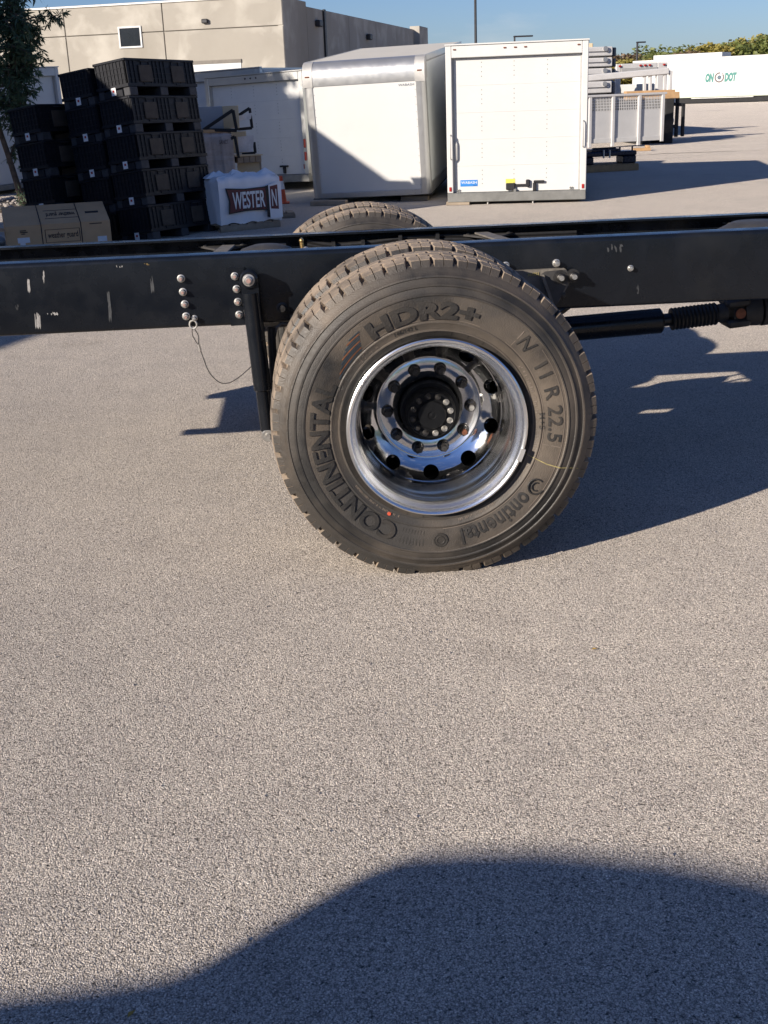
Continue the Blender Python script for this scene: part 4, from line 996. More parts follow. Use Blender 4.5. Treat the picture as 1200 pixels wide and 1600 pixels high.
br = thing('steel_bracket', 'lower black steel bracket below the triangular one beside the wrapped cartons', 'bracket', at(372, 245, YB)); bracket(br, [(361, 217), (367, 213), (373, 247)], YB, .02)
br = thing('steel_bracket', 'lower black steel bracket with crumpled film, resting on the tan timber ends', 'bracket', at(396, 240, YB+.5)); bracket(br, [(397, 222), (399, 239), (378, 241)], YB+.5, .02)
MB().prism([(a.x-br.location.x, a.z-br.location.z) for a in [at(374, 238, YB+.46), at(395, 237, YB+.46), at(397, 211, YB+.46), at(371, 214, YB+.46)]], -.04, -.036).build('film', M['film'], br)
tp = thing('tan_carton', 'tan carton standing between the bracket stacks behind the wrapped cartons', 'carton', at(371, 262, YB+.35)-Vector((0, 0, at(371, 262, YB+.35).z)), (0, 0, .05))
z_ = at(380, 254, YB+.35).z; xw = at(408, 260, YB+.35).x-at(371, 260, YB+.35).x
MB().bbox((0, 0, .0), (xw, .3, z_), .005).build('lower_carton', M['tan'], tp)
MB().box((xw-.02, -.004, .0), (xw+.006, .02, z_)).build('corner_board', M['wood'], tp)
tc_ = at(385, 215, YB+.6)
MB().bbox((-.08, .5, z_+.11), (.16, .75, at(372, 206, YB+.6).z), .005).build('upper_carton', M['tan'], tp)
tb = thing('timber_runner', 'row of square timber ends under the brackets', 'timber', at(372, 250, YB+.2), (0, 0, .30))
for k in range(4):
    a = at(380+10.5*k, 254-2.0*k, YB+.2+.11*k); MB().bbox((-.042, 0, -.045), (.042, .6, .045), .006, Matrix.Translation(Vector((.035+.088*k, .0, .0)))).build('timber_end', M['wood'], tb)
MB().bbox((-.05, -.03, .046), (.36, .5, .062), .003).build('board', M['tan'], tb)
# traffic cone and stray pallet to the right of the cover
p = gnd(441, 318)
cn = thing('traffic_cone', 'orange traffic cone half hidden right of the white covered load', 'cone', (p.x, p.y, 0))
MB().lathe([(.014, .42), (.026, .42), (.075, .03), (.080, .025)], 24, (0, 0, 0), 'z').build('cone_body', M['orange'], cn, smooth=40)
MB().lathe([(.036, .345), (.039, .345), (.056, .22), (.053, .22)], 24, (0, 0, 0), 'z').build('reflective_band', M['tag'], cn, smooth=40)
MB().bbox((-.12, -.12, 0), (.12, .12, .026), .01).build('cone_base', M['orange'], cn)
p = gnd(436, 342); q = gnd(461, 337)
sp = thing('wooden_pallet', 'corner of a small wooden pallet on the ground right of the covered load', 'pallet', (p.x-.25, p.y, .002), (0, 0, .1)); pallet(sp, .48, .35, .075)
# ================================================================== warehouse of concrete panels
YC = 52.0
c0 = at(447, 112, YC); top = at(440, -6, YC); ZT = top.z
yl = y_for_z(75, 15, ZT); lft = at(75, 15, yl)
dl = Vector((lft.x-c0.x, lft.y-c0.y, 0)); angL = math.atan2(dl.y, dl.x)
wh = thing('warehouse', 'pale concrete panel warehouse with a square window behind the stacked bins', 'building', (c0.x, c0.y, 0))
uL = dl.normalized(); nL = Vector((uL.y, -uL.x, 0)); nL = nL if nL.y < 0 else -nL
def hitL(x):                                       # distance along the left face for a photo column (at mid height)
    d = ray(x, 60); A = Vector((c0.x, c0.y)); o2 = Vector((CAM.x, CAM.y)); dd = Vector((d.x, d.y))
    det = uL.x*(-dd.y)-uL.y*(-dd.x); rx, ry = o2.x-A.x, o2.y-A.y
    return (rx*(-dd.y)-ry*(-dd.x))/det
def zL(x, y):
    s = hitL(x); P = c0+uL*s; return at(x, y, P.y).z
def wall_mtx(u): return Matrix(((u.x, -u.y, 0, 0), (u.y, u.x, 0, 0), (0, 0, 1, 0), (0, 0, 0, 1)))
ML = wall_mtx(-uL)                                 # local x runs towards the corner, face looks to -y
cols = [hitL(x) for x in (443, 257, 103, -70, -300)]; cols[0] = 0.0
zj = zL(300, 47)
for a, c in zip(cols, cols[1:]):
    for z0, z1 in ((0, zj), (zj, ZT)):
        MB().bbox((-c+.02, 0, z0+.02), (-a-.02, .25, z1-.02 if z1 < ZT else z1), .015, ML).build('wall_panel', M['concrete'], wh)
MB().box((-cols[-1], .06, 0), (0, .24, ZT-.1), ML).build('panel_joint', M['concrete_joint'], wh)
MB().bbox((-cols[-1], -.05, ZT+.001), (.0, .32, ZT+.09), .01, ML).build('coping', M['alu_dull'], wh)
wx0, wx1 = hitL(222), hitL(186); wz0, wz1 = zL(205, 75), zL(205, 41)
wn = MB()
for a, c in (((-wx1, -.05, wz0), (-wx1+.07, .02, wz1)), ((-wx0-.07, -.05, wz0), (-wx0, .02, wz1)), ((-wx1+.0705, -.05, wz0), (-wx0-.0705, .02, wz0+.07)), ((-wx1+.0705, -.05, wz1-.07), (-wx0-.0705, .02, wz1))): wn.box(a, c, ML)
wn = wn.build('window', M['white2'], wh)
MB().box((-wx1+.07, -.02, wz0+.07), (-wx0-.07, -.005, wz1-.07), ML).build('pane', M['glass'], wn)
dx0, dx1 = hitL(374), hitL(255); dzt = zL(340, 99)
dr = MB().box((-dx1, -.03, 0), (-dx0, .03, dzt), ML).build('loading_door', M['white'], wh)
MB().box((-dx1-.1, -.06, dzt+.001), (-dx0+.02, .03, dzt+.14), ML).build('lintel', M['concrete_joint'], dr)
for k in range(1, 5): MB().box((-dx1, -.036, dzt*k/5), (-dx0, -.0301, dzt*k/5+.03), ML).build('door_seam', M['alu_dull'], dr)
s = hitL(323); z_ = zL(323, 33); MB().bbox((-s-.14, -.16, z_-.09), (-s+.14, .0, z_+.09), .03, ML).build('wall_light', M['pole'], wh)
# right face, in the shade
yr_ = y_for_z(650, 52, ZT*.93); rg_ = at(650, 52, yr_)
dr_ = Vector((rg_.x-c0.x, rg_.y-c0.y, 0)); uR = dr_.normalized(); MRt = wall_mtx(uR); LR = dr_.length
def hitR(x):
    d = ray(x, 60); dd = Vector((d.x, d.y)); rx, ry = CAM.x-c0.x, CAM.y-c0.y
    det = uR.x*(-dd.y)-uR.y*(-dd.x); return (rx*(-dd.y)-ry*(-dd.x))/det
cr_ = [0.0]+[hitR(x) for x in (481, 508, 546, 588, 620, 648)]
for i, (a, c) in enumerate(zip(cr_, cr_[1:])):
    MB().bbox((a+.02, .0, 0), (c-.02, .25, ZT if i == 0 else ZT*.965), .015, MRt).build('wall_panel', M['concrete'], wh)
MB().box((.2, .06, 0), (cr_[-1], .24, ZT*.93), MRt).build('panel_joint', M['concrete_joint'], wh)
MB().bbox((hitR(507)-.15, -.10, 0), (hitR(507)+.15, -.001, ZT*.97), .02, MRt).build('downpipe', M['pole'], wh)
MB().bbox((cr_[-1]-.3, -.4, 0), (cr_[-1]+2.5, .25, ZT*1.0), .02, MRt).build('end_pier', M['concrete'], wh)
for x, y in ((496, 37), (574, 58)):
    s = hitR(x); z_ = at(x, y, c0.y+uR.y*s).z; MB().bbox((s-.3, -.25, z_-.15), (s+.3, .0, z_+.15), .05, MRt).build('wall_light', M['pole'], wh)

# ================================================================== grey stake rack
p = gnd(918, 233); yaw = .24
d_ = ray(1037, 190); uu = Vector((math.cos(yaw), math.sin(yaw))); rx, ry = CAM.x-p.x, CAM.y-p.y
LF = (rx*(-d_.y)-ry*(-d_.x))/(uu.x*(-d_.y)-uu.y*(-d_.x)); q = Vector((p.x+uu.x*LF, p.y+uu.y*LF, 0)); d = q-p
zt = at(1030, 146, q.y).z
rk = thing('stake_rack', 'grey steel truck-bed side with perforated top standing on the asphalt', 'rack', (p.x, p.y, 0), (0, 0, yaw))
posts = [.0, LF*.30, LF*.645, LF-.10]
for i, x in enumerate(posts): MB().bbox((x, -.06, .03 if i != 3 else .10), (x+.085, .02, zt-.03), .008).build('post', M['grey_post'], rk)
MB().bbox((-.3, -.05, zt-.028), (LF+.05, .10, zt+.03), .008).build('top_rail', M['grey_post'], rk)
zp = zt*.70
for i in range(3):
    xa, xb = posts[i]+.086, posts[i+1]-.001
    MB().box((xa, -.0, zt*.16), (xb, .012, zp)).build('sheet', M['grey_sheet'], rk)
    MB().bbox((xa, -.02, zt*.10), (xb, .0-.0005, zt*.19), .006).build('kick_plate', M['grey_sheet'], rk)
    gr = MB(); n = 13; mrows = 5
    for k in range(n+1): x = xa+(xb-xa-.02)*k/n; gr.box((x, .0, zp+.001), (x+.018, .010, zt-.03))
    for k in range(mrows+1):
        z = zp+.002+(zt-.05-zp)*k/mrows
        for j in range(n): x = xa+(xb-xa-.02)*j/n; gr.box((x+.0185, .001, z), (x+(xb-xa-.02)/n-.0005, .009, z+.018))
    gr.build('perforated_sheet', M['grey_sheet'], rk)
for x in (posts[1], posts[2]): pass
for px, py, lb in ((995, 236, 'tan wooden block under the middle post of the grey stake rack'),):
    a = gnd(px, py); o = MB().bbox((-.22, -.12, 0), (.22, .12, .07), .006).bbox((.12, -.1, .07), (.2, .1, .13), .006).build('timber_block', M['lumber'], None, loc=(a.x+.1, a.y-.02, .002)); tag(o, lb, 'timber')
# taller rail frame behind
YQ = p.y+2.2
def bars(o, segs, Y, r, m, name='rail'):
    for a, c in segs:
        P, Q = at(*a, Y)-o.location, at(*c, Y)-o.location; d = Q-P
        MB().bbox((-r, -r, 0), (r, r, d.length), r*.3, Matrix.Translation(P) @ d.to_track_quat('Z', 'Y').to_matrix().to_4x4()).build(name, m, o)
o = thing('rail_frame', 'light steel rail frame with upright bars behind the grey stake rack', 'rail', Vector((at(1045, 150, YQ).x, YQ, 0)))
bars(o, [((900, 124), (1045, 111))], YQ, .09, M['grey_post'], 'top_rail')
bars(o, [((1007, 116), (1007, 220)), ((1016, 116), (1015, 220)), ((1039, 113), (1036, 215)), ((1048, 110), (1044, 218))], YQ, .045, M['grey_post'], 'upright')
# stacked aluminium flatbeds
YS = p.y+4.5
xe = at(957, 100, YS).x
for i, (ya, yb, lb) in enumerate(((148, 127, 'lowest of the stacked aluminium flatbed decks'), (126.5, 106.5, 'second lowest of the stacked aluminium flatbed decks'), (106, 90, 'second highest of the stacked aluminium flatbed decks'), (89.5, 73, 'topmost of the stacked aluminium flatbed decks'))):
    z0 = at(940, ya, YS).z; z1 = at(940, yb, YS).z
    o = thing('flatbed_deck', lb, 'truck bed', (xe, YS, z0), (0, 0, .10), 'stacked flatbed decks')
    h_ = z1-z0
    MB().bbox((-3.2, 0, h_*.12), (0, 2.6, h_), .02).build('deck', M['grey_post'], o)
    MB().bbox((-3.2, -.05, h_*.55), (-.12, -.001, h_*.90), .01).build('side_rail', M['grey_post'], o)
    MB().bbox((-3.2, .15, .0), (-.1, .45, h_*.119), .01).build('long_sill', M['alu_dark'], o)
    MB().bbox((.001, .05, h_*.05), (.13, 2.4, h_*.9), .02).build('end_panel', M['navy_paint'], o)
    MB().cyl((-.25, -.05, h_*.8), (-.25, -.09, h_*.8), .07, n=12).build('marker_light', M['alu'], o)
    MB().box((-3.0, .6, -.12), (-2.7, 2.0, .0)).box((-.6, .6, -.12), (-.3, 2.0, .0)).build('spacer', M['wood'], o)
o = MB().bbox((-3.2, -.2, 0), (.2, 2.4, at(940, 150, YS).z-.14), .03).build('support_crate', M['dark'], None, loc=(xe, YS, .0)); tag(o, 'dark crate carrying the stacked flatbed decks behind the rack', 'crate')
o = MB().bbox((-1.9, 0, .0), (-.5, 1.2, .14), .02).build('alloy_beam', M['tan'], None, loc=(xe, YS+.4, at(940, 74, YS).z)); tag(o, 'tan beam lying on top of the stacked flatbed decks', 'beam')
# body rear frame with red lights
YP = p.y+8.0
a, c = at(963, 104, YP), at(1045, 97, YP); wz = c.x-a.x
o = thing('body_frame', 'grey portal frame with five red lights behind the rails', 'body frame', (a.x, YP, 0), (0, 0, .06)); zt_ = c.z
MB().bbox((0, 0, 0), (.16*1, .18, zt_), .02).build('post', M['grey_post'], o); MB().bbox((wz-.34, 0, 0), (wz, .2, zt_), .02).build('post', M['grey_post'], o)
MB().bbox((.165, .0, zt_-.36), (wz-.345, .18, zt_), .02).build('header', M['grey_sheet'], o)
MB().box((.17, -.02, zt_-.35), (wz-.35, -.001, zt_-.13)).build('header_panel', M['alu_dull'], o)
for fx in (.04, .44, .53, .62, .90): MB().bbox((wz*fx, -.06, zt_-.10), (wz*fx+wz*.055, .0-.0005, zt_-.04), .02).build('red_light', M['red'], o)
for z in (.26, .40): pass
o2 = thing('flatbed_truck_bed', 'low flatbed beyond the portal frame, floor coloured blue-grey for its shade', 'truck bed', (a.x-.3, YP+.6, 0), (0, 0, .06))
zz = at(1000, 146, YP).z
MB().bbox((0, 0, 0), (wz+.2, 6, zz), .03).build('bed', M['navy_paint'], o2); MB().bbox((.3, 1.5, zz), (wz*.60, 4.5, zz+.50), .2).build('covered_gear', M['navy_paint'], o2, smooth=40)  # navy bed colour stands for the shade inside the flatbed
MB().bbox((wz*.7, .2, zz), (wz+.15, 5.5, zz+.30), .03).build('white_panel', M['white'], o2)
# lumber pile
YU = p.y+1.3
a, c = at(990, 146, YU), at(1063, 140, YU)
o = thing('lumber_pile', 'fresh brown lumber beams lying behind the perforated rack top', 'lumber', (a.x, YU, 0), (0, 0, .03))
zl = a.z-.12
for k in range(5): MB().bbox((.05*k-.2, .2*k, zl-.05+.06*(k % 2)), (c.x-a.x-.06*k, .2*k+.19, zl+.12+.06*(k % 2)), .01).build('beam', M['lumber'], o)
for x in (.3, (c.x-a.x)*.7): MB().bbox((x, 0, 0), (x+.25, 1.0, zl-.051), .02).build('support', M['dark'], o)
# black rack with white sack
YK = p.y+1.6
o = thing('steel_rack', 'black steel post rack at the right end of the grey stake rack', 'rack', (at(1060, 200, YK).x, YK, 0))
bars(o, [((1044, 218), (1047, 158)), ((1056, 214), (1059, 150)), ((1066, 213), (1068, 162)), ((1040, 162), (1070, 164)), ((1038, 198), (1058, 197))], YK, .045, M['rack'], 'bar')
MB().bbox((at(1036, 0, YK).x-o.location.x-.6, .3, .0), (at(1057, 0, YK).x-o.location.x, 1.6, at(1045, 168, YK).z-.0), .03).build('rack_panel', M['dark'], o)
a = at(1048, 196, YK-.02)
sk = MB(); sk.bbox((-.40, -.15, 0), (.10, .25, .22), .07); sk.bbox((-.3, -.1, .17), (-.02, .2, .30), .06)
o = sk.build('white_sack', M['tarp'], None, smooth=40, loc=(a.x, YK+.1, a.z+.02)); tag(o, 'white sack lying in the black post rack', 'sack')
o = thing('white_crate', 'white coated panel box above the white sack behind the rack end', 'crate', (at(1042, 160, YK+.9).x, YK+.9, at(1042, 166, YK+.9).z), (0, 0, .05))
MB().bbox((-.5, 0, 0), (.28, .8, .26), .03).build('shell', M['white2'], o); MB().bbox((.281, .0, .02), (.36, .8, .25), .03).build('end_cap', M['navy_paint'], o)
# black mount on a pallet in front of the rack
p = gnd(905, 271); q = gnd(998, 266); d = q-p; yaw = math.atan2(d.y, d.x); LM = d.length
pa = thing('wooden_pallet', 'tan wooden pallet carrying the black steel mount in the body shadow', 'pallet', (p.x, p.y, .002), (0, 0, yaw)); pallet(pa, LM, .8, .13, M['lumber'])
mo = thing('plow_mount', 'black steel plow mount with an open centre on a tan pallet', 'mount', (p.x, p.y, .135), (0, 0, yaw))
hm = at(960, 237, p.y+.2).z-.13
MB().bbox((0, .1, hm*.62), (LM, .55, hm), .02).build('cross_beam', M['navy_paint'], mo)
for xa, xb in ((0, LM*.28), (LM*.78, LM)): MB().bbox((xa, .12, 0), (xb, .5, hm*.619), .02).build('leg', M['navy_paint'], mo)
MB().bbox((LM*.25, .15, hm+.001), (LM*.72, .5, hm+.05), .01).build('top_plate', M['navy_paint'], mo)
MB().bbox((LM*.30, .20, hm+.05), (LM*.68, .3, hm+.075), .01).build('slot_bar', M['rack'], mo)
for x in (LM*.43, LM*.53): MB().cyl((x, .08, hm*.5), (x, .08, hm+.03), .018, n=8).build('pin', M['steel'], mo)
for x in (.04, LM*.18, LM*.76, LM*.97): MB().cyl((x+.02, .3, hm), (x+.02, .3, hm+.07), .018, n=8).build('stud', M['navy_paint'], mo)

# ================================================================== long trailer with the printed name
pl_ = at(1045, 93, 108.0); a = gnd(1040, 162); 
A = gnd(1046, 163); D = math.hypot(A.x-CAM.x, A.y-CAM.y)
A = at(1040, 150, 100.0); yA = 100.0; zA = at(1044, 93, yA).z
yB = y_for_z(1230, 83.5, zA); Bp = at(1230, 83.5, yB); u = Vector((Bp.x-A.x, yB-yA, 0)); LT = u.length
tr = thing('semi_trailer', 'long white semi-trailer side printed ON DOT in teal on the far right', 'trailer', (A.x, yA, 0), (0, 0, math.atan2(u.y, u.x)))
zb_ = at(1060, 153, yA).z
MB().bbox((-3, 0, zb_), (LT+6, 2.6, zA), .04).build('van_side', M['white'], tr)
MB().bbox((-3, -.04, zA-.16), (LT+6, 2.64, zA+.02), .02).build('top_rail', M['alu_dull'], tr)
MB().bbox((-3, -.05, zb_-.02), (LT+6, -.002, zb_+.26), .02).build('bottom_rail', M['pale_green'], tr)
MB().bbox((-3, .1, .05), (LT+6, 2.5, zb_-.021), .02).build('underframe', M['dark'], tr)
for x in (.9, 8, 8.9, 12.5): MB().lathe([(0, 0), (.3, 0), (.5, .0), (.5, .3), (0, .3)], 20, (x, .15, .5)).build('wheel', M['hose'], tr)
for s in ((2.2, 7.4),):
    MB().bbox((s[0], -.02, .38), (s[1], .06, .46), .02).build('side_guard', M['alu'], tr)
    for x in (s[0]+.2, s[0]+2.0, s[1]-1.4, s[1]-.2): MB().bbox((x, .0, .461), (x+.1, .08, .75), .01).build('guard_strut', M['alu'], tr)
def on_tr(x):
    d = ray(x, 120); rx, ry = CAM.x-A.x, CAM.y-yA; un = u.normalized(); det = un.x*(-d.y)-un.y*(-d.x); return (rx*(-d.y)-ry*(-d.x))/det
def z_tr(x, y): return at(x, y, yA+u.normalized().y*on_tr(x)).z
k = .115
sc = on_tr(1125)-on_tr(1123.0); sc = sc/2
zc1 = z_tr(1124, 121)
put_text('name_print', 'ON', tr, face_text(on_tr(1109), -.01, zc1-.0), M['teal'], 1, .075, fit=(on_tr(1116)-on_tr(1102.5), .72), ext=.004, shear=.15)
put_text('name_print', 'DOT', tr, face_text(on_tr(1141.5), -.01, zc1+.0), M['teal'], 1, .075, fit=(on_tr(1151.5)-on_tr(1132.5), .72), ext=.004, shear=.15)
def ring(cx, r0, r1, a0_, a1, m, name):
    b = MB(); n = 40; vs = []
    for i in range(n+1):
        t = R(a0_+(a1-a0_)*i/n)
        for r_ in (r0, r1): vs.append((cx+r_*math.cos(t), -.008, zc1+r_*math.sin(t)))
    b.add(vs, [(2*i, 2*i+1, 2*i+3, 2*i+2) for i in range(n)]); return b.build(name, m, tr)
rr = (on_tr(1131.5)-on_tr(1116.5))/2; cx = on_tr(1124)
ring(cx, rr*.72, rr, 80, 395, M['taupe'], 'ring_print'); ring(cx, rr*.86, rr, 20, 62, M['taupe'], 'ring_print')
ring(cx, 0.01, rr*.42, 0, 360, M['navy_print'], 'dot_print'); 
put_text('dot_lettering', 'OD', tr, face_text(cx, -.012, zc1), M['teal'], 1, .0, fit=(rr*.42, rr*.25), ext=.002)
MB().box((on_tr(1133), -.008, zc1-.42), (on_tr(1150), -.004, zc1-.37)).build('small_print', M['grey_sheet'], tr)
t2 = thing('semi_trailer', 'second white trailer roof just showing above the printed trailer', 'trailer', (A.x, yA+8, 0), (0, 0, math.atan2(u.y, u.x)))
zq = at(1168, 85.5, yA+18).z
MB().bbox((on_tr(1062), 0, 1.0), (on_tr(1169)*1.07, 2.5, zq), .03).build('van_side', M['white'], t2); MB().bbox((6, .2, .2), (on_tr(1169), 2.3, .99), .03).build('underframe', M['dark'], t2)

# ================================================================== lamp posts
def lamp(x, ytop, Y, rad, label, arm=1):
    t = at(x, ytop, Y)
    o = thing('lamp_post', label, 'lamp post', (t.x, Y, 0), group='yard lamp posts')
    MB().cyl((0, 0, 0), (0, 0, t.z), rad, rad*.8, n=10).build('pole', M['pole'], o, smooth=40)
    MB().cyl((0, 0, 0), (0, 0, .7), .3, n=12).build('footing', M['concrete'], o, smooth=40)
    MB().bbox((-.1, -.2, t.z-.02), (arm*1.2, .2, t.z+.12), .03).build('lamp_head', M['pole'], o)
lamp(742, -60, 58, .075, 'tall dark lamp post rising behind the two white bodies')
lamp(804, 58, 120, .11, 'distant lamp post head just above the blue-stickered body', 1.5)
lamp(996, 67, 125, .13, 'short-looking distant lamp post left of the tree line', .7)

# ================================================================== trees
def crown_mesh(name, rx, rz, n, leaf, m, seed, clumps=26, droop=0.0, lx=1.0):
    rnd = random.Random(seed); b = MB(); cs = []
    for _ in range(clumps):
        while True:
            v = Vector((rnd.uniform(-1, 1), rnd.uniform(-1, 1), rnd.uniform(-1, 1)))
            if .25 < v.length < 1: break
        cs.append((Vector((v.x*rx*.78, v.y*rx*.78, v.z*rz*.78)), rnd.uniform(.22, .42)*rx))
    for i in range(n):
        c, cr = cs[i % clumps]
        v = Vector((rnd.gauss(0, 1), rnd.gauss(0, 1), rnd.gauss(0, 1))).normalized()*cr*rnd.uniform(.5, 1.05)
        p = c+Vector((v.x, v.y, v.z*.8))
        a = Vector((rnd.uniform(-1, 1), rnd.uniform(-1, 1), rnd.uniform(-1, 1)-droop*1.5)).normalized(); s_ = leaf*rnd.uniform(.6, 1.3)
        w = a.orthogonal().normalized(); w = w.cross(a)*math.sin(i)+w*math.cos(i)
        b.add([p-w*s_*.5*lx*.3, p+a*s_*.5+w*s_*.42*lx, p+a*s_*1.1, p+a*s_*.5-w*s_*.42*lx], [(0, 1, 2, 3)])
    me = bpy.data.meshes.new(name); me.from_pydata(b.v, [], b.f); me.materials.append(m); return me
# far tree line
kinds = {}
for i, (key, m) in enumerate((('g', 'leaf_green'), ('y', 'leaf_yellow'), ('b', 'leaf_brown'), ('g2', 'leaf_green'), ('y2', 'leaf_yellow'))):
    kinds[key] = crown_mesh('crown', 3.2, 3.6, 5200, .34, M[m], 20+i, 42)
tm = MB().cyl((0, 0, 0), (0, 0, 3.5), .22, .13, n=8)
for k in range(5): t = 1.3*k; tm.cyl((0, 0, 1.8+.3*k), (1.4*math.cos(t), 1.4*math.sin(t), 4.2+.3*k), .09, .03, n=6)
TRUNK = tm.mesh('trunk', M['bark'], 40)
tl = [(964, 80, 150, 'b', 'brown autumn tree nearest the stacked flatbed decks'), (985, 90, 140, 'y', 'low yellow-green tree left of the distant lamp post'), (1012, 86, 146, 'g2', 'small green tree right of the distant lamp post'),
      (1030, 70, 150, 'g', 'rounded green tree above the portal frame'), (1048, 72, 156, 'g2', 'green tree at the left end of the printed trailer roof'), (1062, 78, 148, 'b', 'brown tree between green trees above the trailer'),
      (1078, 74, 160, 'b', 'tall brownish tree above the trailer end'), (1094, 70, 152, 'g', 'dull green tree left of the yellow trees'), (1110, 66, 150, 'y', 'yellowing tree above the printed name'),
      (1126, 66, 158, 'y2', 'yellow-green tree above the right of the printed name'), (1144, 62, 150, 'g2', 'green tree rising behind the second trailer roof'), (1160, 58, 156, 'y', 'tall yellow tree near the right edge'),
      (1178, 55, 150, 'g', 'tallest green tree at the right edge'), (1196, 53, 158, 'y2', 'yellow tree cut by the right edge of the picture'), (1222, 52, 150, 'g', 'green tree just beyond the right edge')]
for i, (x, y, Y, key, lb) in enumerate(tl):
    t = at(x, y, Y); o = thing('autumn_tree', lb, 'tree', (t.x, Y, 0), (0, 0, 1.7*i), 'trees behind the trailers')
    c = link('crown', kinds[key], o); hh = t.z; s_ = hh/7.0; c.location = (0, 0, hh-3.3*s_); c.scale = (1.5, 1.3, s_)
    tr_ = link('trunk', TRUNK, o); tr_.scale = (1, 1, s_*.9)
# more of the same wood on the other sides of the yard, outside the picture (one mass)
wv = MB(); rnd = random.Random(3)
me = kinds['g']
woods = []
b = MB()
for k in range(9000):
    t = rnd.uniform(PI*1.02, PI*2.02); d_ = rnd.uniform(62, 70); h_ = 8*abs(math.sin(k*.37))*rnd.random()+rnd.random()*5
    p = Vector((d_*math.cos(t), d_*math.sin(t), h_)); s_ = rnd.uniform(.5, 1.1)
    a = Vector((rnd.uniform(-1, 1), rnd.uniform(-1, 1), rnd.uniform(-1, 1))).normalized(); w = a.orthogonal().normalized()
    b.add([p-w*s_*.2, p+a*s_*.5+w*s_*.5, p+a*s_*1.1, p+a*s_*.5-w*s_*.5], [(0, 1, 2, 3)])
o = b.build('far_wood', M['leaf_green']); o['kind'] = 'stuff'; o['label'] = 'far-off wood on the near side of the yard behind the viewer'

# feathery tree at the left
p = gnd(36, 326)
nt_ = thing('feathery_tree', 'dark feathery tree with drooping twigs at the left edge', 'tree', (p.x, p.y, 0))
Yt = p.y
def loc(x, y, dY=0.0): return at(x, y, Yt+dY)-Vector((p.x, p.y, 0))
tk = MB().tube([loc(38, 326), loc(26, 285), loc(12, 240), loc(0, 205), loc(-12, 140), loc(-16, 60), loc(-10, -60)], .05, 8, [.055, .05, .046, .044, .04, .03, .015])
tk.build('trunk', M['bark'], nt_, smooth=60)
tk2 = MB().tube([loc(56, 326, .3), loc(52, 290, .3), loc(44, 245, .25), loc(36, 205, .2), loc(28, 150, .1), loc(20, 80, 0), loc(16, 0, 0)], .05, 8, [.07, .062, .055, .05, .04, .03, .015])
tk2.build('trunk', M['bark'], nt_, smooth=60)
rnd = random.Random(11); lf = MB(); tw = MB()
def spray(a, c, n, ll):
    """a twig from a to c with narrow leaves hanging off it"""
    d = c-a; pts = [a+d*t+Vector((0, 0, -.10*t*t*d.length)) for t in (0, .33, .66, 1)]
    tw.tube(pts, .006, 4, [.009, .007, .005, .003])
    for i in range(n):
        t = rnd.uniform(.08, 1.05); q = a+d*t+Vector((0, 0, -.10*t*t*d.length))
        v = (d.normalized()*.4+Vector((rnd.uniform(-1, 1), rnd.uniform(-1, 1), rnd.uniform(-1.25, .35)))).normalized(); s_ = ll*rnd.uniform(.6, 1.3)
        w = v.orthogonal().normalized(); th = rnd.uniform(0, 6.3); w = w*math.cos(th)+w.cross(v)*math.sin(th)
        lf.add([q, q+v*s_*.45+w*s_*.11, q+v*s_, q+v*s_*.45-w*s_*.11], [(0, 1, 2, 3)])
def limb(x0, y0, x1, y1, dY, n=10, ll=.12, tws=14, rad=.42):
    a, c = loc(x0, y0), loc(x1, y1, dY); tw.tube([a, a+(c-a)*.5+Vector((0, 0, .05)), c], .014, 5, [.018, .013, .006])
    for k in range(tws):
        t = rnd.uniform(.25, 1.0); q = a+(c-a)*t
        e = q+Vector((rnd.uniform(-1, 1), rnd.uniform(-1, 1), rnd.uniform(-.75, .45))).normalized()*rad*rnd.uniform(.5, 1.1); spray(q, e, n, ll)
for (x1, y1, dY) in ((8, 30, -.3), (30, 45, .2), (26, 22, -.1), (50, 38, .1), (20, 70, -.4), (40, 78, .3), (52, 70, -.1), (12, 105, -.3), (34, 110, .3), (50, 100, 0), (14, 140, -.2), (34, 148, .3), (20, 175, -.2), (-5, 15, 0), (-10, 90, .2), (-15, 150, -.2), (28, 0, .1), (10, -20, 0)):
    limb(14 if y1 < 120 else 26, y1+26, x1, y1, dY, n=26, ll=.125, tws=15, rad=.40)
limb(16, 40, 92, 24, -.1, 26, .11, 11, .26); limb(30, 62, 62, 52, .1, 26, .11, 10, .28)
for (x0, y0, x1, y1) in ((36, 205, 22, 190), (40, 225, 52, 215), (44, 245, 58, 238), (46, 255, 30, 240), (50, 280, 64, 268), (48, 270, 36, 262), (14, 250, 30, 215), (36, 200, 46, 186)): limb(x0, y0, x1, y1, .1, 16, .10, 7, .26)
tw.build('twigs', M['bark'], nt_)
me = bpy.data.meshes.new('crown'); me.from_pydata(lf.v, [], lf.f); me.materials.append(M['leaf_near']); link('crown', me, nt_)
# low shrub at its foot
p2 = gnd(66, 330); sb = thing('low_shrub', 'low dark leafy shrub at the foot of the feathery tree', 'shrub', (p2.x, p2.y, 0)); lf = MB(); tw = MB()
for k in range(46):
    e = Vector((rnd.uniform(-.36, .36), rnd.uniform(-.3, .3), rnd.uniform(.12, .42))); spray(Vector((e.x*.15, e.y*.15, 0)), e, 18, .10)
tw.build('stems', M['bark'], sb); me = bpy.data.meshes.new('foliage'); me.from_pydata(lf.v, [], lf.f); me.materials.append(M['leaf_near']); link('foliage', me, sb)
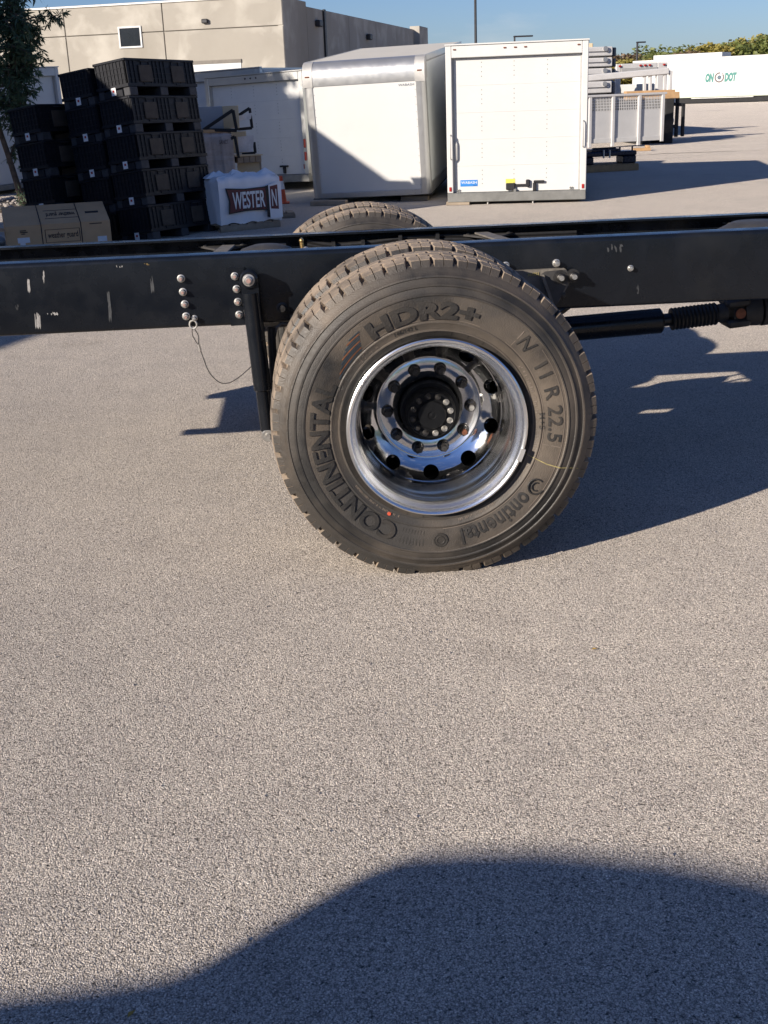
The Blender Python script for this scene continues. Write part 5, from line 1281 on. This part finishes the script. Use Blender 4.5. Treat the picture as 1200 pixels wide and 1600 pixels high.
# planting bed with stones under the tree
pb = gnd(20, 328)
b = MB().bbox((pb.x-3.5, pb.y-.5, .0), (pb.x+1.4, pb.y+2.2, .045), .02); struct(b.build('planting_bed', M['soil']))
b = MB(); rnd = random.Random(8)
for k in range(420):
    c = (pb.x-3.4+4.7*rnd.random(), pb.y-.45+2.6*rnd.random(), .055); r_ = rnd.uniform(.02, .06)
    b.sphere(c, r_, 6, 4, .6)
o = b.build('river_stones', M['rock'], smooth=60); o['kind'] = 'stuff'; o['label'] = 'pale river stones in the planting bed under the tree'
# unseen plain trees added left of the picture to shade the bodies
c_ = crown_mesh('crown', 1.5, 1.9, 5200, .16, M['leaf_near'], 77, 40)
for (x, y, h_, lb) in ((-7.9, 16.4, 4.6, 'unseen leafy tree added left of the picture for shade, middle one'), (-9.8, 18.0, 5.0, 'unseen leafy tree added left of the picture for shade, farthest one')):
    o = thing('added_shade_tree', lb, 'tree', (x, y, 0)); link('crown', c_, o, (0, 0, h_-1.9)); MB().cyl((0, 0, 0), (0, 0, h_-1.6), .09, .05, n=8).build('trunk', M['bark'], o, smooth=50)

c_ = crown_mesh('crown', 2.0, 2.3, 9000, .26, M['leaf_near'], 78, 60)
o = thing('added_shade_tree', 'large unseen leafy tree added beyond the box trailer to shade a body', 'tree', (-12.75, 10.7, 0)); link('crown', c_, o, (0, 0, 6.3)); MB().cyl((0, 0, 0), (0, 0, 6), .16, .07, n=8).build('trunk', M['bark'], o, smooth=50)  # unseen tree added to lay soft shade on the body with header dots
# ================================================================== out of the picture: bodies added to throw the large shadows
# unseen box trailer added left of the picture as a shade caster
e = Vector((.348, .937, 0)); P0 = Vector((-10.9, -2.5, 0))
bt = thing('shade_trailer', 'unseen white box trailer added left of the picture to shade the stacked bins', 'trailer', P0, (0, 0, math.atan2(e.y, e.x)))
LB = 14.6; HB = 4.0
MB().bbox((0, 0, .9), (LB, 2.4, HB), .03).build('van_side', M['white'], bt); MB().bbox((.2, .2, .5), (LB-.2, 2.2, .899), .03).build('underframe', M['dark'], bt)
for x in (1.2, 2.3, 11.5): 
    for y in (.0, 2.05): MB().lathe([(0, 0), (.3, 0), (.48, .02), (.50, .06), (.50, .30), (.48, .34), (0, .34)], 28, (x, y, .5)).build('wheel', M['hose'], bt, smooth=40)
# unseen van added behind the viewer, outline shaped to cast the foreground shadow
ls = Vector((.609, -.793, 0)); pos = SUN_H*-6.6
vn = thing('shadow_van', 'unseen white van added behind the viewer, outline shaped to shadow the foreground', 'van', pos, (0, 0, math.atan2(ls.y, ls.x)))
# local x = ls, local y = direction the sunlight travels
prof = [(-1.55, .42), (-1.62, .62), (-1.58, .92), (-1.45, 1.06), (-.62, 1.22), (-.45, 1.27), (.35, 1.57), (.70, 1.72), (.88, 1.815), (1.00, 1.885), (1.075, 1.935), (1.072, 1.98), (1.055, 2.06), (1.062, 2.105), (1.09, 2.14), (1.17, 2.18), (1.274, 2.224), (1.48, 2.286), (1.64, 2.32), (2.1, 2.37), (3.6, 2.38), (3.78, 2.33), (3.86, 2.2), (3.86, .42)]
MB().prism(prof, -1.9, 0.0).build('body', M['van'], vn, smooth=30)
MB().prism([(.0, 1.40), (.05, 1.30), (1.0, 1.30), (1.0, 1.80)], -.002, .006).build('side_window', M['glass'], vn)
MB().box((1.15, .0, 1.35), (2.2, .006, 1.85)).build('side_window', M['glass'], vn)
MB().box((1.10, .0, .5), (1.115, .004, 2.0)).box((2.3, 0, .5), (2.315, .004, 2.2)).build('door_gap', M['dark'], vn)
for x in (-.85, 2.9):
    for y in (-1.92, -.22): MB().lathe([(0, 0), (.2, 0), (.33, .02), (.35, .05), (.35, .21), (.33, .24), (0, .24)], 28, (x, y, .35)).build('wheel', M['hose'], vn, smooth=40)

# ================================================================== small things on the asphalt
rnd = random.Random(21); b = MB()
for k in range(420):
    Y = rnd.uniform(-2.6, 4.5); X = rnd.uniform(-1.6, 1.9); s_ = rnd.uniform(.0018, .0045)
    b.sphere((X, Y, s_*.3), s_, 6, 4, .7)
o = b.build('loose_grit', M['rock'], smooth=60); o['kind'] = 'stuff'; o['label'] = 'loose grit scattered over the asphalt'
ck = [gnd(*q) for q in ((880, 251), (930, 247), (985, 244), (1040, 240), (1100, 238), (1160, 236), (1230, 234))]; b = MB(); vs = []
for i, q in enumerate(ck):
    w_ = .035+.02*math.sin(i*2.1); vs += [(q.x+.05*math.sin(i*1.7), q.y-w_, .004), (q.x+.05*math.sin(i*1.7), q.y+w_, .004)]
b.add(vs, [(2*i, 2*i+2, 2*i+3, 2*i+1) for i in range(len(ck)-1)]); struct(b.build('pavement_crack', M['soil']))
def leaf(x, y, s, rz, lb):
    p = gnd(x, y); o = MB().add([(-s, 0, .004), (-.2*s, .35*s, .008), (s, .05*s, .003), (-.1*s, -.35*s, .006)], [(0, 1, 2, 3)]).build('fallen_leaf', M['pale_stain'], None, loc=(p.x, p.y, .002)); o.rotation_euler.z = rz
    tag(o, lb, 'leaf', 'fallen leaves')
leaf(929, 1017, .011, .3, 'tiny yellow leaf on the sunny asphalt right below the wheel'); leaf(206, 1588, .012, 1.0, 'tiny pale leaf in the foreground shadow at the bottom left')
